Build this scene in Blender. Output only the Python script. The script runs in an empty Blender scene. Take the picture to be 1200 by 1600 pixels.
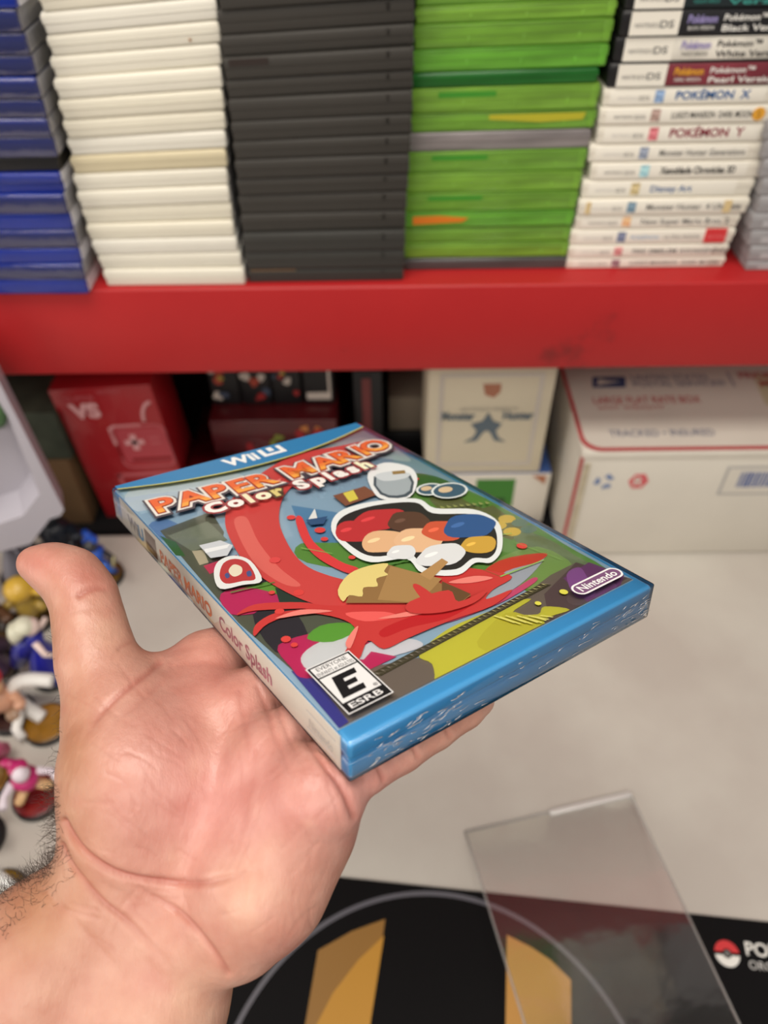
import bpy, bmesh, math, random
import numpy as np
from mathutils import Matrix, Vector, Euler
random.seed(7)
SC = bpy.context.scene
COL = SC.collection
PI = math.pi

# ------------------------------------------------------------------ camera, world, lights, exposure
CAM_H = 1.45
TILT = math.radians(46)
ROLL = math.radians(-0.7)
FPX = 1200.0
cam_data = bpy.data.cameras.new('camera')
cam_data.sensor_fit = 'VERTICAL'
cam_data.sensor_height = 36
cam_data.lens = 36 * FPX / 1600
cam_data.clip_start = 0.01
cam_data.dof.use_dof = True
cam_data.dof.focus_distance = 0.275
cam_data.dof.aperture_fstop = 8.5
cam = bpy.data.objects.new('camera', cam_data)
COL.objects.link(cam)
MCAM = Matrix.Translation((0, 0, CAM_H)) @ Matrix.Rotation(PI/2 - TILT, 4, 'X') @ Matrix.Rotation(ROLL, 4, 'Z')
cam.matrix_world = MCAM
SC.camera = cam
CV = Matrix(((1, 0, 0, 0), (0, -1, 0, 0), (0, 0, -1, 0), (0, 0, 0, 1)))
MCV = MCAM @ CV                       # x right, y down, z forward (metres) -> world

world = bpy.data.worlds.new('world'); SC.world = world
world.use_nodes = True
world.node_tree.nodes['Background'].inputs[0].default_value = (1.0, 0.95, 0.9, 1)
world.node_tree.nodes['Background'].inputs[1].default_value = 0.22

def area_light(name, loc, rot, sx, sy, power, color=(1, .93, .84)):
    l = bpy.data.lights.new(name, 'AREA'); l.shape = 'RECTANGLE'; l.size = sx; l.size_y = sy
    l.energy = power; l.color = color
    o = bpy.data.objects.new(name, l); COL.objects.link(o)
    o.location = loc; o.rotation_euler = rot
    return o
area_light('ceiling_lamp_light', (-0.2, 0.0, 2.75), (0, 0, 0), 1.3, 0.5, 22)
area_light('ceiling_lamp_light', (0.9, -1.0, 2.6), (math.radians(35), math.radians(20), 0), 1.3, 0.5, 9)
area_light('ceiling_lamp_light', (-0.5, -1.6, 2.5), (math.radians(50), math.radians(-12), 0), 1.8, 0.9, 20)
area_light('left_fill_light', (-1.9, -0.5, 1.6), (0, math.radians(-80), 0), 1.2, 1.2, 13)  # unseen fill added at the left to brighten the case's spine

SC.view_settings.view_transform = 'Standard'
SC.view_settings.look = 'None'
SC.view_settings.gamma = 1
SC.view_settings.use_curve_mapping = False
SC.view_settings.exposure = 0.0

# ------------------------------------------------------------------ helpers
def lin(c):
    return tuple(((v/255)/12.92 if v/255 <= 0.04045 else ((v/255+0.055)/1.055)**2.4) for v in c)

def ray(px, py):
    d = MCV.to_3x3() @ Vector(((px-600)/FPX, (py-800)/FPX, 1))
    return Vector((0, 0, CAM_H)), d
def at_y(px, py, y):
    o, d = ray(px, py); return o + d*(y/d.y)
def at_z(px, py, z):
    o, d = ray(px, py); return o + d*((z-o.z)/d.z)

MATS = {}
def mat(name, rgb, rough=0.5, spec=0.5, coat=0.0, metal=0.0, noise=0.0, nscale=40, bump=0.0, bscale=200, trans=0.0, stretch=None, vcol=False, sss=0.0, vary=None):
    """principled material; rgb in 0..255 sRGB; noise = colour mottling, bump = fine relief"""
    if name in MATS: return MATS[name]
    m = bpy.data.materials.new(name); m.use_nodes = True
    nt = m.node_tree; b = nt.nodes['Principled BSDF']
    c = lin(rgb)
    b.inputs['Base Color'].default_value = (*c, 1)
    b.inputs['Roughness'].default_value = rough
    b.inputs['Specular IOR Level'].default_value = spec
    b.inputs['Metallic'].default_value = metal
    b.inputs['Coat Weight'].default_value = coat
    b.inputs['Coat Roughness'].default_value = 0.08
    b.inputs['Transmission Weight'].default_value = trans
    tc = nt.nodes.new('ShaderNodeTexCoord')
    mp = nt.nodes.new('ShaderNodeMapping'); nt.links.new(tc.outputs['Object'], mp.inputs[0])
    if stretch: mp.inputs['Scale'].default_value = stretch
    if noise > 0:
        n = nt.nodes.new('ShaderNodeTexNoise'); n.inputs['Scale'].default_value = nscale; n.inputs['Detail'].default_value = 5
        nt.links.new(mp.outputs[0], n.inputs['Vector'])
        r = nt.nodes.new('ShaderNodeValToRGB')
        r.color_ramp.elements[0].position = 0.35; r.color_ramp.elements[1].position = 0.65
        dk = lin(vary) if vary else tuple(v*(1-noise) for v in c)
        r.color_ramp.elements[0].color = (*dk, 1)
        r.color_ramp.elements[1].color = (*c, 1)
        nt.links.new(n.outputs['Fac'], r.inputs[0]); nt.links.new(r.outputs[0], b.inputs['Base Color'])
    if bump > 0:
        n2 = nt.nodes.new('ShaderNodeTexNoise'); n2.inputs['Scale'].default_value = bscale; n2.inputs['Detail'].default_value = 3
        nt.links.new(mp.outputs[0], n2.inputs['Vector'])
        bp = nt.nodes.new('ShaderNodeBump'); bp.inputs['Strength'].default_value = bump; bp.inputs['Distance'].default_value = 0.001
        nt.links.new(n2.outputs['Fac'], bp.inputs['Height']); nt.links.new(bp.outputs[0], b.inputs['Normal'])
    MATS[name] = m
    return m

def film(name, gloss=0.05, tint=(255, 255, 255), bump=0.0, bscale=60, rough=0.08, ior=1.5, stretch=None, milky=0.0, dcol=(205, 202, 200)):
    """thin clear film: see-through with a fresnel sheen"""
    if name in MATS: return MATS[name]
    m = bpy.data.materials.new(name); m.use_nodes = True
    nt = m.node_tree; nt.nodes.remove(nt.nodes['Principled BSDF'])
    out = nt.nodes['Material Output']
    t = nt.nodes.new('ShaderNodeBsdfTransparent'); t.inputs[0].default_value = (*lin(tint), 1)
    g = nt.nodes.new('ShaderNodeBsdfGlossy'); g.inputs['Roughness'].default_value = rough
    fr = nt.nodes.new('ShaderNodeFresnel'); fr.inputs['IOR'].default_value = ior
    ad = nt.nodes.new('ShaderNodeMath'); ad.operation = 'ADD'; ad.inputs[1].default_value = gloss; ad.use_clamp = True
    nt.links.new(fr.outputs[0], ad.inputs[0])
    mx = nt.nodes.new('ShaderNodeMixShader')
    nt.links.new(ad.outputs[0], mx.inputs[0]); nt.links.new(t.outputs[0], mx.inputs[1]); nt.links.new(g.outputs[0], mx.inputs[2])
    last = mx
    if milky > 0:
        d = nt.nodes.new('ShaderNodeBsdfDiffuse'); d.inputs[0].default_value = (*lin(dcol), 1)
        m2 = nt.nodes.new('ShaderNodeMixShader'); m2.inputs[0].default_value = milky
        nt.links.new(mx.outputs[0], m2.inputs[1]); nt.links.new(d.outputs[0], m2.inputs[2]); last = m2
    nt.links.new(last.outputs[0], out.inputs[0])
    if bump > 0:
        tc = nt.nodes.new('ShaderNodeTexCoord'); mp = nt.nodes.new('ShaderNodeMapping'); nt.links.new(tc.outputs['Object'], mp.inputs[0])
        if stretch: mp.inputs['Scale'].default_value = stretch
        n2 = nt.nodes.new('ShaderNodeTexNoise'); n2.inputs['Scale'].default_value = bscale; n2.inputs['Detail'].default_value = 3
        nt.links.new(mp.outputs[0], n2.inputs['Vector'])
        bp = nt.nodes.new('ShaderNodeBump'); bp.inputs['Strength'].default_value = bump; bp.inputs['Distance'].default_value = 0.001
        nt.links.new(n2.outputs['Fac'], bp.inputs['Height']); nt.links.new(bp.outputs[0], g.inputs['Normal'])
    MATS[name] = m
    return m

_text_cache = {}
def text_geo(s, offset=0.0, shear=0.0, space=1.0):
    """triangles of a line of lettering, cap height about 0.7 units; returns verts, faces, width"""
    k = (s, offset, shear, space)
    if k in _text_cache: return _text_cache[k]
    cu = bpy.data.curves.new('t', 'FONT'); cu.body = s; cu.offset = offset; cu.shear = shear
    cu.space_character = space; cu.resolution_u = 3
    ob = bpy.data.objects.new('t', cu)
    me = bpy.data.meshes.new_from_object(ob)
    vs = [v.co.copy() for v in me.vertices]; fs = [tuple(p.vertices) for p in me.polygons]
    w0 = min([v.x for v in vs] or [0]); w1 = max([v.x for v in vs] or [0])
    bpy.data.objects.remove(ob); bpy.data.curves.remove(cu); bpy.data.meshes.remove(me)
    _text_cache[k] = (vs, fs, w0, w1)
    return _text_cache[k]

class MB:
    """collects shapes and links them as ONE mesh object"""
    def __init__(s): s.v = []; s.f = []; s.mi = []; s.mats = []; s.sm = []
    def m(s, material):
        if material not in s.mats: s.mats.append(material)
        return s.mats.index(material)
    def add(s, vs, fs, material, M=None, smooth=False):
        n = len(s.v); i = s.m(material)
        for v in vs:
            v = Vector(v); s.v.append(M @ v if M is not None else v)
        for f in fs:
            s.f.append(tuple(n+k for k in f)); s.mi.append(i); s.sm.append(smooth)
    def box(s, lo, hi, material, M=None, r=0.0):
        lo = Vector(lo); hi = Vector(hi)
        if r <= 0:
            x0, y0, z0 = lo; x1, y1, z1 = hi
            vs = [(x0,y0,z0),(x1,y0,z0),(x1,y1,z0),(x0,y1,z0),(x0,y0,z1),(x1,y0,z1),(x1,y1,z1),(x0,y1,z1)]
            s.add(vs, [(0,3,2,1),(4,5,6,7),(0,1,5,4),(1,2,6,5),(2,3,7,6),(3,0,4,7)], material, M); return
        bm = bmesh.new(); bmesh.ops.create_cube(bm, size=1)
        for v in bm.verts: v.co = Vector(((lo[k]+hi[k])/2 + v.co[k]*(hi[k]-lo[k]) for k in range(3)))
        bmesh.ops.bevel(bm, geom=bm.edges[:], offset=r, segments=2, profile=.5, affect='EDGES')
        bm.verts.index_update()
        s.add([v.co.copy() for v in bm.verts], [tuple(v.index for v in f.verts) for f in bm.faces], material, M, True); bm.free()
    def slab(s, pts, z0, z1, material, M=None):
        """prism over an outline of (x, y) points"""
        n = len(pts); bm = bmesh.new()
        top = [bm.verts.new((p[0], p[1], z1)) for p in pts]
        if z1 != z0:
            bot = [bm.verts.new((p[0], p[1], z0)) for p in pts]
            bm.faces.new(bot[::-1])
            for k in range(n): bm.faces.new((top[k], bot[k], bot[(k+1) % n], top[(k+1) % n]))
        bm.faces.new(top); bm.normal_update()
        bmesh.ops.triangulate(bm, faces=[f for f in bm.faces if len(f.verts) > 4], ngon_method='EAR_CLIP')
        bm.verts.index_update()
        s.add([v.co.copy() for v in bm.verts], [tuple(v.index for v in f.verts) for f in bm.faces], material, M); bm.free()
    def text(s, txt, x, y, z, cap, material, M=None, width=None, offset=0.0, rot=0.0, shear=0.0, thick=0.0, center=False, space=1.0):
        vs, fs, w0, w1 = text_geo(txt, offset, shear, space)
        if not vs: return
        k = cap/0.69; kx = width/(w1-w0) if width else k
        T = Matrix.Translation((x, y, z)) @ Matrix.Rotation(rot, 4, 'Z') @ Matrix.Diagonal((kx, k, 1, 1)) @ Matrix.Translation((-(w0+w1)/2 if center else -w0, 0, 0))
        if M is not None: T = M @ T
        s.add(vs, fs, material, T)
    def tube(s, pts, r, material, M=None, seg=8, closed=False):
        pts = [Vector(p) for p in pts]; n = len(pts)
        rs = r if isinstance(r, (list, tuple)) else [r]*n
        vs = []; fs = []
        up = Vector((0, 0, 1))
        for i, p in enumerate(pts):
            a = pts[(i-1) % n] if (closed or i > 0) else p
            b = pts[(i+1) % n] if (closed or i < n-1) else p
            t = (b-a).normalized()
            u = t.cross(up)
            if u.length < 1e-3: u = t.cross(Vector((1, 0, 0)))
            u.normalize(); w = t.cross(u)
            for k in range(seg):
                a_ = 2*PI*k/seg; vs.append(p + (u*math.cos(a_)+w*math.sin(a_))*rs[i])
        m_ = n if closed else n-1
        for i in range(m_):
            for k in range(seg):
                j = (i+1) % n
                fs.append((i*seg+k, i*seg+(k+1) % seg, j*seg+(k+1) % seg, j*seg+k))
        if not closed:
            fs.append(tuple(range(seg))[::-1]); fs.append(tuple((n-1)*seg+k for k in range(seg)))
        s.add(vs, fs, material, M, True)
    def lathe(s, prof, material, M=None, seg=24, smooth=True):
        vs = []; fs = []; n = len(prof)
        for (r, z) in prof:
            for k in range(seg):
                a = 2*PI*k/seg; vs.append((r*math.cos(a), r*math.sin(a), z))
        for i in range(n-1):
            for k in range(seg):
                fs.append((i*seg+k, i*seg+(k+1) % seg, (i+1)*seg+(k+1) % seg, (i+1)*seg+k))
        fs.append(tuple(range(seg))[::-1]); fs.append(tuple((n-1)*seg+k for k in range(seg)))
        s.add(vs, fs, material, M, smooth)
    def ball(s, c, r, material, M=None, seg=14):
        r = r if isinstance(r, (list, tuple)) else (r, r, r)
        n = seg//2; prof = [(math.sin(PI*i/n)+1e-4, -math.cos(PI*i/n)) for i in range(n+1)]
        T = Matrix.Translation(c) @ Matrix.Diagonal((*r, 1))
        if M is not None: T = M @ T
        s.lathe(prof, material, T, seg)
    def build(s, name, parent=None, loc=None, mtx=None):
        me = bpy.data.meshes.new(name)
        me.from_pydata([tuple(v) for v in s.v], [], s.f)
        for m_ in s.mats: me.materials.append(m_)
        me.polygons.foreach_set('material_index', s.mi); me.polygons.foreach_set('use_smooth', s.sm)
        me.update()
        o = bpy.data.objects.new(name, me); COL.objects.link(o)
        if parent: o.parent = parent
        if loc is not None: o.location = loc
        if mtx is not None: o.matrix_world = mtx
        return o

def tag(o, label, cat, group=None, kind=None):
    o['label'] = label; o['category'] = cat
    if group: o['group'] = group
    if kind: o['kind'] = kind
    return o
def empty(name, loc=(0, 0, 0), rz=0.0, mtx=None):
    o = bpy.data.objects.new(name, None); COL.objects.link(o); o.empty_display_size = .02
    o.location = loc; o.rotation_euler = (0, 0, rz)
    if mtx is not None: o.matrix_world = mtx
    return o
def spline(pts, sub=6, closed=True):
    n = len(pts); out = []
    for i in range(n if closed else n-1):
        p0 = pts[(i-1) % n] if closed or i > 0 else pts[i]
        p1 = pts[i]; p2 = pts[(i+1) % n]; p3 = pts[(i+2) % n] if closed or i+2 < n else p2
        for k in range(sub):
            t = k/sub
            out.append(tuple(0.5*((2*p1[j]) + (-p0[j]+p2[j])*t + (2*p0[j]-5*p1[j]+4*p2[j]-p3[j])*t*t + (-p0[j]+3*p1[j]-3*p2[j]+p3[j])*t**3) for j in range(len(p1))))
    if not closed: out.append(tuple(pts[-1]))
    return out
ORD = ['first', 'second', 'third', 'fourth', 'fifth', 'sixth', 'seventh', 'eighth', 'ninth', 'tenth', 'eleventh', 'twelfth', 'thirteenth', 'fourteenth', 'fifteenth', 'sixteenth', 'seventeenth']

# ------------------------------------------------------------------ the setting
TABLE_Z = 0.75
SHELF_TOP = CAM_H - 0.3435
SHELF_BOT = CAM_H - 0.4325
SHELF_Y = 0.604
m_floor = mat('floor_concrete', (120, 115, 108), .8, noise=.2, nscale=4)
m_wall = mat('shade_dark_wall', (13, 12, 12), .9, noise=.1, nscale=10)  # colour darkened to paint the gloom in gaps under the shelf
b = MB(); b.box((-3, -2.5, -.05), (3, 1.13, 0), m_floor); o = b.build('floor'); o['kind'] = 'structure'
b = MB(); b.box((-3, 1.13, 0), (3, 1.23, 2.8), m_wall); o = b.build('wall_back'); o['kind'] = 'structure'

# work table
m_table = mat('white_laminate', (206, 201, 192), .45, noise=.1, vary=(192, 184, 176), nscale=7, bump=.15, bscale=900)
m_metal = mat('grey_steel', (110, 110, 112), .4, metal=.8)
tbl = empty('work_table', (0, 0, 0)); tag(tbl, 'wide white table in front of and under the red shelf', 'table')
b = MB(); b.box((-1.2, -0.40, TABLE_Z-.03), (1.2, 0.643, TABLE_Z), m_table, r=.004); b.build('tabletop', tbl)
for sx in (-1.12, 1.12):
    for sy in (-.33, .56):
        b = MB(); b.box((sx-.02, sy-.02, 0), (sx+.02, sy+.02, TABLE_Z-.03), m_metal); b.build('leg', tbl)

# red shelf on posts
def red_paint():
    m = mat('red_shelf_paint', (174, 32, 36), .42, spec=.4, bump=.12, bscale=120)
    nt = m.node_tree; b_ = nt.nodes['Principled BSDF']
    tc = nt.nodes.new('ShaderNodeTexCoord')
    n = nt.nodes.new('ShaderNodeTexNoise'); n.inputs['Scale'].default_value = 9; n.inputs['Detail'].default_value = 8; n.inputs['Roughness'].default_value = .65
    nt.links.new(tc.outputs['Object'], n.inputs['Vector'])
    r = nt.nodes.new('ShaderNodeValToRGB'); e = r.color_ramp.elements
    e[0].position = .27; e[0].color = (*lin((110, 26, 26)), 1); e[1].position = .38; e[1].color = (*lin((172, 31, 34)), 1)
    e2 = r.color_ramp.elements.new(.7); e2.color = (*lin((178, 34, 36)), 1)
    nt.links.new(n.outputs['Fac'], r.inputs[0]); nt.links.new(r.outputs[0], b_.inputs['Base Color'])
    return m
m_red = red_paint()
shelf = empty('shelving_unit', (0, SHELF_Y, 0)); tag(shelf, 'red painted shelving unit with a thick scuffed front edge, above the table', 'shelf')
b = MB(); b.box((-1.1, 0, SHELF_BOT), (1.1, .5, SHELF_TOP), m_red, r=.0025)
b.build('shelf_board', shelf)
m_shade_board = mat('shade_black_board', (14, 13, 14), .8, spec=.2)  # near black stands in for the deep shade behind the table
lowb = empty('low_shelf_board', (0, .649, 0)); tag(lowb, 'board behind the white table, blackened as shade, carrying the boxes under the red shelf', 'shelf')
b = MB(); b.box((-1.05, 0, TABLE_Z-.03), (1.05, .46, TABLE_Z), m_shade_board, r=.001); b.build('board', lowb)
for sx in (-.9, .9):
    b = MB(); b.box((sx-.02, .1, 0), (sx+.02, .36, TABLE_Z-.03), m_shade_board); b.build('leg', lowb)
for sx in (-1.14, 1.14):
    for sy in (.03, .46):
        b = MB(); b.box((sx-.035, sy-.03, 0), (sx+.035, sy+.03, 2.1), m_red, r=.003); b.build('post', shelf)

# ------------------------------------------------------------------ stacks of game cases on the shelf
def case_mesh(w, d, h, shell, style='blank', insert=None):
    """closed case, front face at y=0, bottom at z=0, x 0..w; lid and tray halves with a seam"""
    b = MB(); mid = h*.48
    b.box((0, 0, .0001), (w, d, h-.0001), shell, r=min(.0015, h*.14))
    b.box((-.0002, -.0003, mid), (w+.0002, d-.002, h-.0018), shell, r=.0002)
    if style == 'ridged':
        b.box((.002, -.0005, h*.50), (w-.003, .002, h*.56), shell, r=.0001)
    if style == 'latched':
        b.box((.0005, -.0006, h*.90), (w-.0005, .002, h*.97), shell, r=.0002)
        for fx in (.27, .55, .83):
            b.box((w*fx, -.0004, h*.15), (w*fx+.0022, .002, h*.48), shell, r=.0002)
        b.box((w-.006, -.0005, h*.06), (w-.001, .002, h*.94), shell, r=.0004)
    return b

def stack(bounds, lefts, rights, y, builder, xref, z0=SHELF_TOP, jitter=0.003, yaw=None):
    """bounds: picture heights of the joints between cases from the shelf up, turned into real heights on the plane y"""
    hs = []
    for py in bounds: hs.append(at_y(xref, py, y).z)
    hs[0] = z0
    n = len(bounds)-1
    for i in range(n):
        py = (bounds[i]+bounds[i+1])/2
        xl = at_y(lefts(py) if callable(lefts) else lefts[i], py, y).x
        xr = at_y(rights(py) if callable(rights) else rights[i], py, y).x
        dy = random.uniform(-jitter, jitter)
        builder(i, n, xl, y+dy, hs[i], xr-xl, hs[i+1]-hs[i], (yaw(i, n) if yaw else 0))
def lerp_px(pairs):
    ys = [p[1] for p in pairs]; xs = [p[0] for p in pairs]
    return lambda py: float(np.interp(py, ys, xs))

def tilt(x, i, n):
    # spine sides are thicker, so the stacks lean up towards the spines as they rise
    k = i/max(n-1, 1)
    return math.radians(3.6*k if x < -.2 else (2.6*k if x < -.05 else (1.6*k if x < .1 else .5*k)))
def pos_words(i, n, name):
    if i == 0: return 'lowest in the %s' % name
    if i == n-1: return 'topmost in the %s' % name
    return '%s from bottom in the %s' % (ORD[i], name)

# blue stack
m_blue = mat('blue_case_plastic', (14, 44, 150), .22, spec=.6, coat=.4, noise=.15, nscale=30)
m_blackp = mat('black_case_plastic', (26, 25, 27), .35, spec=.5)
m_paper_w = mat('white_paper_wrap', (238, 238, 246), .4, coat=.3, noise=.12, nscale=220)
m_wrap = film('crinkled_shrink_wrap', gloss=.07, bump=.9, bscale=90, rough=.12)
def blue_case(i, n, x, y, z, w, h, yaw):
    blk = (i == 12-0) if False else (i == 8)
    w = .135
    x1 = x-.005
    b = case_mesh(w, .19, h, m_blackp if blk else m_blue, 'ridged')
    o = b.build('game_case', loc=(x1-w, y, z)); o.rotation_euler = (0, 0, yaw)
    wrapped = (i in (1, 3, 5) or i > 8) and i < n-1
    tag(o, '%s, %s' % ('thin black game case among the blue ones' if blk else ('blue game case in crinkled clear wrap' if wrapped else 'glossy blue game case'), pos_words(i, n, 'blue stack')), 'game case', 'game cases in the blue stack')
    p = MB(); p.box((w-.0002, .004, h*.06), (w+.0004, .186, h*.94), m_blackp if blk else m_paper_w); p.build('paper_insert', o)
    if wrapped:
        p = MB(); p.box((-.0004, -.0012, .0004), (w+.0011, .191, h-.0004), m_wrap, r=.0006); p.build('shrink_wrap', o)
blue_b = [455, 433, 410, 387, 358, 330, 302, 272, 270-0.0, 245, 212, 183, 153, 120, 85, 50, 12, -28]
blue_b = [456, 434, 411, 387, 359, 331, 302, 285, 270, 245, 212, 183, 153, 120, 86, 50, 12, -26]
blue_r = lerp_px([(36, 20), (52, 70), (72, 140), (96, 230), (108, 300), (132, 390), (147, 455)])
stack(blue_b, lambda py: blue_r(py), lambda py: blue_r(py)+1, SHELF_Y-.005, blue_case, 100, jitter=0, yaw=lambda i, n: math.radians(random.uniform(-1.2, 1.2)))

# white stack
def white_case(i, n, x, y, z, w, h, yaw):
    tone = [(232, 227, 212), (230, 225, 210), (234, 230, 218), (232, 226, 208), (230, 224, 206), (234, 229, 214)][i % 6]
    if i == 7: tone = (216, 204, 172)
    m_ = mat('ivory_case_plastic_%d%d%d' % tone, tone, .4, spec=.4, noise=.04, nscale=15)
    w = .1205
    b = case_mesh(w, .19, h, m_, 'ridged' if i != 7 else 'blank')
    o = b.build('game_case', loc=(x, y, z)); o.rotation_euler = (0, -tilt(x, i, n), yaw)
    look = 'yellowed ivory game case' if i == 7 else ('ivory game case with small brown spot' if i == 13 else 'ivory white game case')
    tag(o, '%s, %s' % (look, pos_words(i, n, 'white stack')), 'game case', 'game cases in the white stack')
    p = MB(); p.box((w-.0002, .006, h*.05), (w+.0005, .186, h*.95), mat('insert_edge_print', (205, 205, 205), .45, noise=.5, nscale=260)); p.build('paper_insert', o)
    if i == 13:
        p = MB(); p.box((.098, -.0009, h*.2), (.0995, .0002, h*.32), mat('brown_spot', (150, 100, 50), .6)); p.build('stain', o)
white_b = [441, 420, 397, 374, 350, 324, 298, 272, 244, 216, 186, 154, 121, 88, 54, 18, -20]
stack(white_b, lerp_px([(62, 20), (75, 60), (83, 110), (102, 200), (118, 290), (140, 370), (164, 430)]), lambda py: 400, SHELF_Y+.007, white_case, 230, jitter=.0015,
      yaw=lambda i, n: math.radians(2.5*i/n + random.uniform(-.5, .5)))

# grey stack
def grey_case(i, n, x, y, z, w, h, yaw):
    tone = (60, 57, 53) if i > 2 else (58, 57, 54)
    m_ = mat('charcoal_case_plastic_%d' % tone[0], tone, .55, spec=.35, bump=.1, bscale=500, noise=.06, nscale=20)
    b = case_mesh(.135, .19, h, m_)
    b.box((.116, -.0003, h*.55), (.1185, .001, h*.9), m_)
    o = b.build('game_case', loc=(x, y, z)); o.rotation_euler = (0, -tilt(x, i, n), yaw)
    look = 'charcoal game case with tan smear' if i == 0 else ('charcoal game case with dark stain' if i == 11 else 'matt charcoal game case')
    tag(o, '%s, %s' % (look, pos_words(i, n, 'charcoal stack')), 'game case', 'game cases in the charcoal stack')
    p = MB(); p.box((.1348, .004, h*.06), (.1355, .186, h*.94), mat('pale_insert_edge', (140, 150, 140), .4, noise=.5, nscale=200)); p.build('paper_insert', o)
    if i == 0:
        p = MB(); p.box((.003, -.0006, h*.88), (.042, .0004, h*.97), mat('tan_smear', (120, 95, 70), .6)); p.build('smear', o)
    if i == 11:
        p = MB(); p.box((.004, -.0006, h*.62), (.032, .0004, h*.92), mat('dark_stain', (44, 34, 30), .5)); p.build('stain', o)
grey_b = [443, 421, 393, 363, 335, 305, 278, 248, 219, 188, 153, 123, 88, 55, 15, -24]
stack(grey_b, lerp_px([(342, 40), (352, 110), (362, 190), (368, 250), (375, 330), (387, 430)]), lambda py: 640, SHELF_Y+.007, grey_case, 500, jitter=.002,
      yaw=lambda i, n: math.radians(1.6*i/n + random.uniform(-.4, .4)))

# green stack
def green_mat(name, rgb):
    m = mat(name, rgb, .3, spec=.5, coat=.2, noise=.5, nscale=14, stretch=(1, 1, 9), vary=tuple(int(c*.82) for c in rgb))
    return m
def green_case(i, n, x, y, z, w, h, yaw):
    cols = {0: (84, 84, 84), 7: (146, 138, 138), 10: (22, 104, 30)}
    rgb = cols.get(i, [(118, 170, 56), (128, 178, 60), (120, 172, 60), (108, 178, 56)][i % 4])
    m_ = green_mat('tinted_case_%d_%d_%d' % rgb, rgb)
    b = case_mesh(w, .178, h, m_, 'latched' if i not in (0, 7, 10) else 'blank')
    o = b.build('game_case', loc=(x, y, z)); o.rotation_euler = (0, -tilt(x, i, n), yaw)
    names = {0: 'dark grey game case', 7: 'light grey game case between green ones', 10: 'thin dark green game case', 3: 'green game case with orange patch', 8: 'green game case with yellow streak'}
    tag(o, '%s, %s' % (names.get(i, 'translucent green game case'), pos_words(i, n, 'green stack')), 'game case', 'game cases in the green stack')
    if i == 3:
        p = MB(); p.slab([(.008, h*.25), (.05, h*.38), (.055, h*.62), (.03, h*.78), (.008, h*.75)], 0, .0007, mat('orange_insert', (214, 118, 24), .5), Matrix.Rotation(PI/2, 4, 'X')); p.build('insert_print', o)
    if i == 8:
        p = MB(); p.slab([(.06, h*.62), (.10, h*.42), (w-.01, h*.5), (w-.008, h*.86), (.06, h*.86)], 0, .0007, mat('yellow_insert', (178, 172, 40), .5), Matrix.Rotation(PI/2, 4, 'X')); p.build('insert_print', o)
    elif i in (6, 9, 4):
        p = MB(); p.box((.02, -.0006, h*.62), (w*.45, .0003, h*.84), mat('dark_insert', (60, 140, 36), .5)); p.build('insert_print', o)
green_b = [423, 403, 379, 355, 330, 301, 270, 237, 207, 177, 137, 113, 77, 38, 10, -24]
# index: 0 grey,1..6 green,7 grey ,8 yellow streak,9 green,10 dark,11..
stack(green_b, lerp_px([(650, 20), (646, 100), (643, 200), (636, 250), (630, 330), (632, 400)]), lerp_px([(962, 20), (955, 58), (948, 95), (933, 125), (934, 160), (930, 190), (921, 220), (914, 255), (906, 290), (900, 320), (895, 345), (890, 375), (885, 415)]),
      SHELF_Y+.027, green_case, 780, jitter=.001)

# handheld game cases with printed spines
m_cream = mat('white_case_plastic', (228, 222, 208), .4, spec=.4)
m_spine = mat('spine_paper', (236, 231, 219), .45)
m_tan = mat('tan_stain', (214, 190, 140), .5)
ink = lambda n_, c: mat('ink_' + n_, c, .5)
I_BLK = ink('black', (34, 32, 34)); I_GRY = ink('grey', (110, 108, 106)); I_BLU = ink('blue', (40, 92, 150)); I_MAR = ink('maroon', (140, 40, 60))
I_WHT = ink('white', (236, 234, 228)); I_RED = ink('red', (208, 52, 56)); I_ORG = ink('orange', (214, 140, 60)); I_TEA = ink('teal', (60, 150, 140))
I_PUR = ink('lilac', (150, 140, 190)); I_GLD = ink('gold', (222, 160, 50)); I_SKY = ink('pale_blue', (120, 160, 200)); I_LBL = ink('pale_grey', (205, 203, 200))
RX = Matrix.Rotation(PI/2, 4, 'X')
titles3 = [("LUIGI'S MANSION  DARK MOON", I_GRY, (110, 70, 80), .62, .50, None),
           ("FIRE EMBLEM AWAKENING", I_GRY, (170, 90, 90), .66, .48, None),
           ("POKEMON  ULTRA MOON", I_BLU, (70, 80, 110), .44, .46, 'sticker'),
           ("New Super Mario Bros. 2", I_GRY, (220, 140, 90), .60, .50, None),
           ("Monster Hunter  4 Ultimate", I_GRY, (70, 100, 120), .62, .52, 'tan'),
           ("Disney Art", I_BLU, (160, 140, 90), .27, .50, None),
           ("Xenoblade Chronicles 3D", I_BLK, (120, 170, 190), .48, .55, None),
           ("Monster Hunter Generations", I_GRY, (100, 110, 130), .54, .50, None),
           ("POK\u00c9MON  Y", I_MAR, (180, 70, 80), .46, .62, None),
           ("LUIGI'S MANSION  DARK MOON", I_BLK, (130, 100, 90), .50, .50, 'coin'),
           ("POK\u00c9MON  X", I_BLU, (90, 120, 160), .46, .62, None)]
ds = [("Pok\u00e9mon\u2122", "Pearl Version", (130, 50, 62), I_WHT, I_GLD), ("Pok\u00e9mon\u2122", "White Version", (236, 231, 219), I_BLK, I_PUR),
      ("Pok\u00e9mon\u2122", "Black Version", (30, 30, 34), I_WHT, I_PUR), ("Pok\u00e9mon\u2122", "Version", (28, 40, 44), I_TEA, I_TEA)]
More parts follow.
